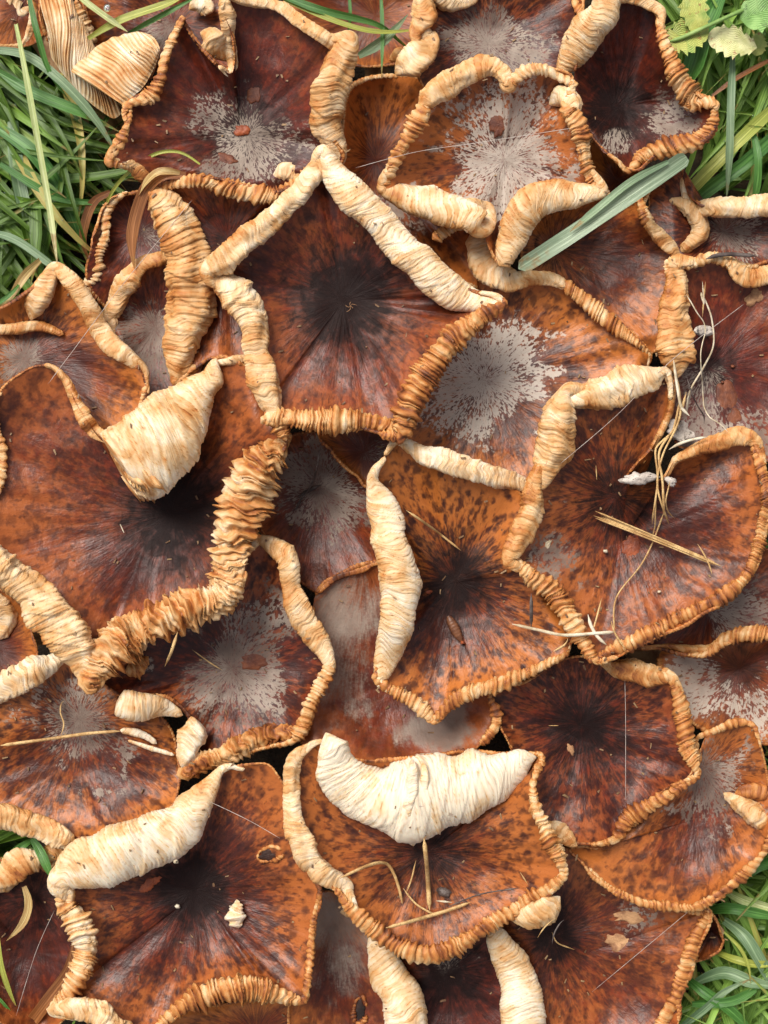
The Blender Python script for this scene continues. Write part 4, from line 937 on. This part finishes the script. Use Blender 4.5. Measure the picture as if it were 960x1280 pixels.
# ------------------------------------------------------------------ small things lying on the caps
def zt(x, y, near=2):
    i, j = cells(x, y); i = int(i); j = int(j)
    return T[i-near:i+near+1, j-near:j+near+1].max()
def zon(key, x, y):
    r, cv, cz = SURF[key]; return cz[((cv-np.array([x, y]))**2).sum(1).argmin()]
STRAW = simple_mat('dry_straw', srgb(206, 172, 118), srgb(168, 128, 78), 60, .6, c3=srgb(120, 84, 50))
PALE = simple_mat('pale_fibre', srgb(216, 204, 180), srgb(176, 156, 124), 60)
DARKT = simple_mat('dark_twig', srgb(62, 50, 46), srgb(104, 92, 86), 60)
SILK = simple_mat('spider_silk', srgb(200, 190, 180), srgb(170, 150, 140), 60)
def strand(name, pts, rad, mat, label, cat, lift=1.5, sides=7, rigid=False, group=None, root=None):
    P = catmull([(x, y, 0) for x, y in pts], step=6)
    z = np.array([zt(x, y) for x, y, _ in P]) + rad + lift
    z = np.where(z < -50, -50, z)
    if rigid:
        t = np.linspace(0, 1, len(P)); base = z[0]*(1-t)+z[-1]*t; z = base + max(0, (z-base).max())*.6
    else:
        zz = np.pad(z, 4, mode='edge'); z = np.array([zz[i:i+9].max() for i in range(len(z))])
        z = np.convolve(np.pad(z, 2, mode='edge'), np.ones(5)/5, 'valid')
    P[:, 2] = z
    o = tube(name, [tuple(p) for p in P[::2]] + [tuple(P[-1])], rad, mat, root, sides)
    if root is None: tag(o, label, cat, group)
    return o
def splinter(c0, c1, wd, label, n=5):
    r = empty('straw', (c0[0], c0[1], zt(*c0))); tag(r, label, 'straw')
    d = np.array(c1, float)-c0; d /= np.linalg.norm(d); nv = np.array([-d[1], d[0]])
    for k in range(n):
        o = (k-(n-1)/2)*wd/n*1.1; a = np.array(c0)+nv*o+d*rng.uniform(-4, 8); b_ = np.array(c1)+nv*o*.4-d*rng.uniform(0, 45)*(k != n//2)
        strand('fibre', [tuple(a), tuple((a+b_)/2+nv*rng.uniform(-.6, .6)), tuple(b_)], wd/n*.62, STRAW, None, None, rigid=True, root=r)
    return r
splinter((746,644), (902,708), 9, 'split tan straw lying slantwise on the wide right cap')
r = empty('straw', (845,560,zt(845,560))); tag(r, 'bundle of tan stalks running down from the slit of the wide right cap', 'straw')
for q, pts in enumerate([[(858,490),(846,530),(824,565),(828,600),(830,645)],[(850,500),(840,540),(820,560),(822,600),(815,655)],[(846,470),(850,520),(828,570),(822,610),(836,655)],[(830,640),(815,680),(800,708),(770,748),(768,790)],[(838,600),(832,632),(843,648)],[(820,620),(818,664),(812,676)]]):
    strand('stalk', pts, [1.7,1.4,1.3,1.1,.9,.9][q], STRAW, None, None, root=r)
strand('rootlet', [(878,352),(880,380),(876,366),(888,392),(892,430),(880,458),(862,490),(858,520)], 1.2, PALE, 'grey curved rootlet looping down over the smooth right cap', 'rootlet')
strand('rootlet', [(858,368),(872,392),(882,410),(876,440),(878,480),(882,515),(900,530),(910,540)], .8, PALE, 'thin forked rootlet just left of the brown oval scab', 'rootlet')
strand('rootlet', [(842,450),(846,480),(852,510),(862,520)], 2.0, PALE, 'short pale rootlet below the roll end at the right', 'rootlet')
strand('rootlet', [(882,352),(880,372),(878,396)], 1.1, STRAW, 'straight fine rootlet at the top of the smooth right cap', 'rootlet')
strand('rootlet', [(836,562),(856,552),(885,546)], 1.8, PALE, 'pale twig lying at the top edge of the wide right cap', 'rootlet')
strand('rootlet', [(858,470),(868,500),(880,520),(880,530)], .9, DARKT, 'dark hair-thin rootlet on the smooth right cap', 'rootlet')
strand('twig', [(882,324),(905,318),(946,320)], 3.0, DARKT, 'short dark grey twig over the rim at the right edge', 'twig', rigid=True)
strand('straw', [(640,780),(675,788),(705,794),(740,792),(770,790)], 2.2, PALE, 'pale straw resting on the lower left roll of the wide right cap', 'straw')
strand('straw', [(735,768),(742,790),(758,806)], 2.4, PALE, 'short crossing piece on the pale straw by the roll', 'straw')
strand('straw', [(740,792),(745,775),(752,748)], 1.2, STRAW, 'thin upright fibre above the crossing straws', 'straw')
strand('straw', [(664,742),(664,785)], 2.2, DARKT, 'dark stub of stem on the five-cornered cap near its right roll', 'straw')
strand('straw', [(782,812),(768,790),(764,776)], 1.2, STRAW, 'tiny straw tail below the crossing straws', 'straw')
strand('straw', [(710,798),(706,806),(692,814)], 1.4, STRAW, 'little bent bit by the lower right rim of the five-cornered cap', 'straw')
strand('straw', [(508,638),(540,660),(576,688)], 1.5, STRAW, 'single straw at the top left of the five-cornered cap', 'straw')
strand('straw', [(872,680),(884,700),(890,718)], 1.1, STRAW, 'fine sliver near the right end of the split tan straw', 'straw')
strand('straw', [(745,582),(746,600)], 1.2, STRAW, 'tiny upright sliver on the upper part of the wide right cap', 'straw')
strand('straw', [(0,932),(60,924),(110,917),(150,914)], 2.2, STRAW, 'long dry stalk lying on the grey centre of the left speckled cap', 'straw')
strand('straw', [(76,920),(80,905),(74,885),(80,876)], 1.0, STRAW, 'wavy fibre beside the long dry stalk', 'straw')
strand('straw', [(222,790),(214,815),(206,833)], 2.0, STRAW, 'thin dry sliver between the ruffled roll and the grey-blue cap', 'straw')
strand('straw', [(240,812),(262,828),(278,838)], .9, STRAW, 'hair-thin straw at the grey-blue centre', 'straw')
strand('straw', [(530,1048),(534,1090),(537,1138)], 3.0, STRAW, 'upright straw stump under the white crescent flap', 'straw')
strand('straw', [(425,1098),(460,1082),(484,1080),(497,1105),(503,1130)], 2.0, STRAW, 'bent dry stem hooked across the cap below the flap', 'straw')
strand('straw', [(482,1160),(520,1150),(560,1138),(588,1128)], 2.4, STRAW, 'long twiggy straw near the lower rim below the flap', 'straw')
strand('straw', [(560,1134),(600,1118),(650,1110)], 1.0, DARKT, 'dark fine stem trailing right from the twiggy straw', 'straw')
strand('straw', [(504,1110),(520,1130),(548,1146)], 1.4, STRAW, 'short crossed straw below the flap', 'straw')
strand('straw', [(520,1075),(514,1100),(508,1116)], 1.2, STRAW, 'thin leaning straw left of the upright stump', 'straw')
strand('straw', [(545,1126),(565,1128)], 2.0, PALE, 'little pale chip of straw right of the stump', 'straw')
strand('straw', [(650,1090),(660,1106)], 1.2, STRAW, 'tiny straw at the right side below the flap', 'straw')
strand('straw', [(690,1180),(695,1160),(705,1150)], 1.0, DARKT, 'dark curved root hair at the dark centre of the bottom right cap', 'straw')
strand('straw', [(690,1165),(696,1178),(718,1187)], 1.0, STRAW, 'fine tan root hair at the dark centre of the bottom right cap', 'straw')
strand('straw', [(672,1172),(684,1155),(695,1148)], .8, STRAW, 'faint leaning root hair left of the dark centre, bottom right cap', 'straw')
strand('straw', [(686,907),(698,907)], 1.5, STRAW, 'small tan chip on the dark cap right of the flap', 'straw')
strand('straw', [(150,655),(155,666)], 2.2, PALE, 'tiny pale chip on the large left cap', 'straw')
strand('rootlet', [(400,560),(392,600),(376,625),(368,640)], 1.3, DARKT, 'dark rootlet stuck to the grey-bloomed cap in the hollow', 'rootlet')
strand('rootlet', [(372,622),(388,612),(402,606)], 2.6, DARKT, 'dark twig clot on the grey-bloomed cap in the hollow', 'rootlet')
for k, (pts, lb) in enumerate([([(444,210),(520,190),(600,178),(716,160)], 'silk thread across the grey-centred top cap'), ([(60,480),(90,440),(150,360),(240,250)], 'silk thread at the left over the orange cap'),
    ([(781,850),(782,900),(782,1000)], 'straight upright silk thread on the dark cap right of the flap'), ([(740,1240),(800,1190),(860,1140)], 'silk thread on the bottom right cap'),
    ([(262,1002),(310,1025),(350,1048)], 'silk thread on the top of the star-shaped cap'), ([(20,1270),(45,1190),(68,1138)], 'silk thread over the shaded bottom left cap'),
    ([(700,580),(770,520),(840,450),(930,380)], 'silk thread stretching over the right caps')]):
    strand('silk_thread', pts, .32, SILK, lb, 'spider silk', rigid=True, sides=4, lift=6)

def chip_mesh(name, x, y, rx, ry, rot, h, mat, key=None, label=None, cat=None, seed=1, jag=.35, root=None, lift=0.4):
    nu, nt = 40, 9; ph = np.linspace(0, 2*pi, nu, endpoint=False); t = np.linspace(0, 1, nt)
    k = 1+jag*2*fbm(np.cos(ph)*1.6+5, np.sin(ph)*1.6+5, seed, 3)
    a = np.cos(ph)*rx*k; b_ = np.sin(ph)*ry*k
    X = x+(a*cos(rot)-b_*sin(rot))[:, None]*t; Y = y+(a*sin(rot)+b_*cos(rot))[:, None]*t
    base = np.array([[zon(key, X[i, j], Y[i, j]) if key else zt(X[i, j], Y[i, j]) for j in range(nt)] for i in range(nu)])
    base = base*0.5 + base.mean()*0.5
    Z = base+lift+h*(1-t[None, :]**3)*(1+.7*fbm(X/5, Y/5, seed+4, 3)); Z[:, -1] = base[:, -1]-1.2; Z[:, 0] = Z[:, 1].mean()
    V = np.stack([X, Y, Z], -1)
    o = mesh_np(name, W(V), grid_faces(nu, nt, True, False)[:, ::-1], mat, root, {'pp': V/100})
    if root is None: tag(o, label, cat)
    return o
SC_O = simple_mat('scab_orange', srgb(158, 80, 42), srgb(112, 52, 30), 60, .5, .8)
SC_B = simple_mat('scab_brown', srgb(124, 70, 42), srgb(86, 44, 30), 60, .6, .8)
SC_T = simple_mat('scab_tan', srgb(186, 142, 100), srgb(130, 88, 60), 60, .7, .8)
WHT = simple_mat('white_mould', srgb(206, 196, 184), srgb(160, 148, 138), 40, .85, .8, c3=srgb(120, 104, 96))
for (key, x, y, rx, ry, rot, h, m_, nm) in [
    ('A',302,163,11,9,.3,2.2,SC_O,'scab'),('A',318,119,8,12,0,1.4,SC_B,'scab'),('A',284,200,13,8,.1,1.5,SC_B,'scab'),
    ('J',625,155,12,18,.4,1.2,SC_B,'scab'),('G',790,683,12,14,0,1.2,SC_O,'scab'),('G',685,680,4,6,.6,1.5,PALE,'scab'),
    ('Y',908,498,12,20,-.2,1.8,SC_B,'scab'),('Y',918,522,9,11,0,1.4,SC_B,'scab'),('Y',887,416,6,8,0,1.5,SC_O,'scab'),('Y',945,370,9,14,.6,1.5,SC_T,'scab'),
    ('U',183,1108,13,8,-.6,1.4,SC_O,'scab'),('U',195,1100,8,5,-.6,1.3,SC_O,'scab'),('X',772,1178,20,12,.3,1.2,SC_T,'scab'),('X',792,1146,24,8,-.1,1.0,SC_T,'scab'),
    ('S',318,828,18,11,0,1.2,SC_B,'scab'),('V',713,937,5,8,-.4,1.2,SC_T,'scab'),('H',536,740,4,2.5,0,1.2,SC_O,'scab')]:
    chip_mesh(nm, x, y, rx, ry, rot, h, m_, key, seed=int(x+y), root=SURF[key][0])
chip_mesh('mould_tuft', 880, 413, 12, 7, 0, 6, WHT, None, 'small square white chip stuck beside the tall tan roll at right', 'chip', 5, .15)
chip_mesh('mould_tuft', 800, 598, 24, 9, .05, 3, WHT, None, 'white mouldy scrap at the slit of the wide right cap', 'mould', 9)
chip_mesh('mould_tuft', 838, 602, 7, 5, .6, 3, WHT, None, 'tiny grey tuft right of the straw bundle at the slit', 'mould', 12)
chip_mesh('mould_tuft', 850, 540, 17, 13, .3, 1.5, WHT, None, 'white felt of mould above the top edge of the wide right cap', 'mould', 15)
chip_mesh('stone', 441, 1076-300, 0.1, 0.1, 0, .1, SC_T, None, 'x', 'x') if False else None
for x, y, r_, lb in [(220,1077,3.4,'pale grain above the dark centre of the star-shaped cap'),(222,1133,3.6,'pale grain below left of the star-shaped cap centre'),(916,458,3,'round brown grain on the smooth right cap'),(903,478,2.4,'white grain beside the brown oval scab'),(824,740,2.4,'white grain on the lower part of the wide right cap'),(757,689,3,'greyish grain left of the orange scab on the wide right cap')]:
    chip_mesh('grain', x, y, r_, r_*.8, 0, 3, PALE if 'brown' not in lb else SC_B, None, lb, 'grain', int(x), .15)
chip_mesh('wood_chip', 555, 1115, 10, 6, .4, 4, DARKT, None, 'grey flake beside the upright straw stump', 'flake', 44, .15)
# tiny tuft of gills
t_ = empty('mushroom_scrap', (295,1142,zt(295,1142))); tag(t_, 'tiny cream gilled scrap sitting on the star-shaped cap', 'mushroom piece')
cv = np.array([[295., 1142.]]); cz = np.array([zt(295, 1142)])
rim_mesh('gill_fan', t_, [(296,1124,4),(297,1132,9),(294,1142,14),(296,1152,16),(298,1160,10)], 'p', .08, cv, cz, np.full_like(E, 1e4), 991)
# pupa
p_ = empty('pupa', (570,787,zt(570,787))); tag(p_, 'small ribbed brown insect pupa lying on the five-cornered cap', 'pupa')
n_ = 40; u = np.linspace(0, 1, n_); ph = np.linspace(0, 2*pi, 14, endpoint=False)
rad = 6.2*np.sin(pi*np.clip(u, .02, .985)**.8)**.6*(1+.10*np.abs(np.sin(u*pi*9)))
ax = np.stack([560+18*u, 770+34*u], -1); dn = np.array([34, -18])/38.5
PV = np.stack([ax[:, 0, None]+dn[0]*rad[:, None]*np.cos(ph), ax[:, 1, None]+dn[1]*rad[:, None]*np.cos(ph), zt(570, 787)+4+rad[:, None]*.8*np.sin(ph)], -1)
mesh_np('body', W(PV), grid_faces(n_, 14, False, True), simple_mat('pupa_shell', srgb(120, 78, 52), srgb(84, 50, 34), 80, .4), p_)
chip_mesh('tip', 578, 803, 3, 2.5, .4, 4, SC_O, None, seed=3, root=p_)
# small star-shaped moss sprig on the central cap
r = empty('sprig', (438,383,zt(438,383))); tag(r, 'tiny grey star-shaped sprig on the black centre of the central cap', 'sprig')
for a_ in (0.3, 1.6, 2.9, 4.4, 5.4):
    strand('arm', [(438,383),(438+3*cos(a_),383+4*sin(a_)),(438+(3+4*(a_%2))*cos(a_+.5),383+(3+3*(a_%1.7))*sin(a_+.5))], .9, SC_T, None, None, root=r)
# torn rings
HOLE = simple_mat('torn_inside', srgb(60, 34, 24), srgb(30, 18, 14), 40)
def torn(key, x, y, rx, ry, rot, tone):
    root, cv_, cz_ = SURF[key]
    z0 = zon(key, x, y)
    chip_mesh('torn_hollow', x, y, rx*.85, ry*.8, rot, 1.0, HOLE, key, seed=4, root=root)
    pts = [(x+rx*cos(a)*cos(rot)-ry*sin(a)*sin(rot), y+rx*cos(a)*sin(rot)+ry*sin(a)*cos(rot), 4.2) for a in np.linspace(0.2, 2*pi*.93, 12)]
    pts = [(px+3*n2(k*.9, 1, 7), py+3*n2(k*.9, 5, 8), (1.8+3.0*hsh(k, 3, int(x)))) for k, (px, py, _) in enumerate(pts)]
    rim_mesh('torn_lip', root, pts, 'p', tone, cv_, cz_, np.full_like(E, 1e4), 771)
torn('U', 338, 1068, 17, 9, -.2, .62); torn('GG', 450, 1264, 9, 17, .1, .6)
# curled dry piece at the right edge
rr_ = empty('dry_curl', (940,1000,zt(935,1000))); tag(rr_, 'curled dry tan leaf lying on the fan-shaped cap at the right edge', 'dry leaf')
rim_mesh('curl', rr_, [(905,990,3),(922,1002,9),(945,1020,13),(968,1034,9)], 'b', .22, np.array([[935., 1005.]]), np.array([zt(935, 1000)]), np.full_like(E, 1e4), 881)
rim_mesh('curl', rr_, [(918,992,5),(935,988,10),(955,990,11),(975,996,8)], 'b', .55, np.array([[935., 1005.]]), np.array([zt(935, 1000)]), np.full_like(E, 1e4), 883)
# torn white stipe remains in the dark gap at left
rr_ = empty('torn_stem', (195,925,zt(195,925))); tag(rr_, 'torn white stem shreds in the dark gap beside the left speckled cap', 'torn stem')
for pts in ([(150,912,3),(165,915,5),(182,920,5),(196,930,3)], [(160,925,2),(185,934,3),(205,940,3),(218,944,2)]):
    rim_mesh('shred', rr_, pts, 'b', .0, np.array([[180., 920.]]), np.array([max(zt(180, 925), 10)]), np.full_like(E, 1e4), int(pts[0][0]))
# dry debris between the caps
BITS = simple_mat('dry_bits', srgb(150, 120, 84), srgb(96, 66, 44), 60)
VV, FF = [], []; b = 0; cube = np.array([[x, y, z] for x in (-1, 1) for y in (-1, 1) for z in (-1, 1)], float); cf = np.array([[0,1,3,2],[4,6,7,5],[0,4,5,1],[2,3,7,6],[0,2,6,4],[1,5,7,3]])
for q in range(520):
    x, y = rng.uniform(0, 960), rng.uniform(0, 1280); z = zt(x, y, 0)
    if z < -50: continue
    sc = np.array([rng.uniform(.8, 3.2), rng.uniform(.5, 1.1), rng.uniform(.4, .8)]); a = rng.uniform(0, pi)
    c_ = cube*sc*(1+.3*rng.normal(size=(8, 3))); c_ = np.stack([c_[:, 0]*cos(a)-c_[:, 1]*sin(a), c_[:, 0]*sin(a)+c_[:, 1]*cos(a), c_[:, 2]], -1)
    VV.append(c_+np.array([x, y, z+.8])); FF.append(cf+b); b += 8
tag(mesh_np('crumbs', W(np.concatenate(VV)), np.concatenate(FF), BITS, smooth=False), 'tiny crumbs of soil and dry grass scattered over the caps', 'crumbs', kind='stuff')
print('tris', sum(len(o.data.polygons)*2 for o in bpy.data.objects if o.type == 'MESH'))
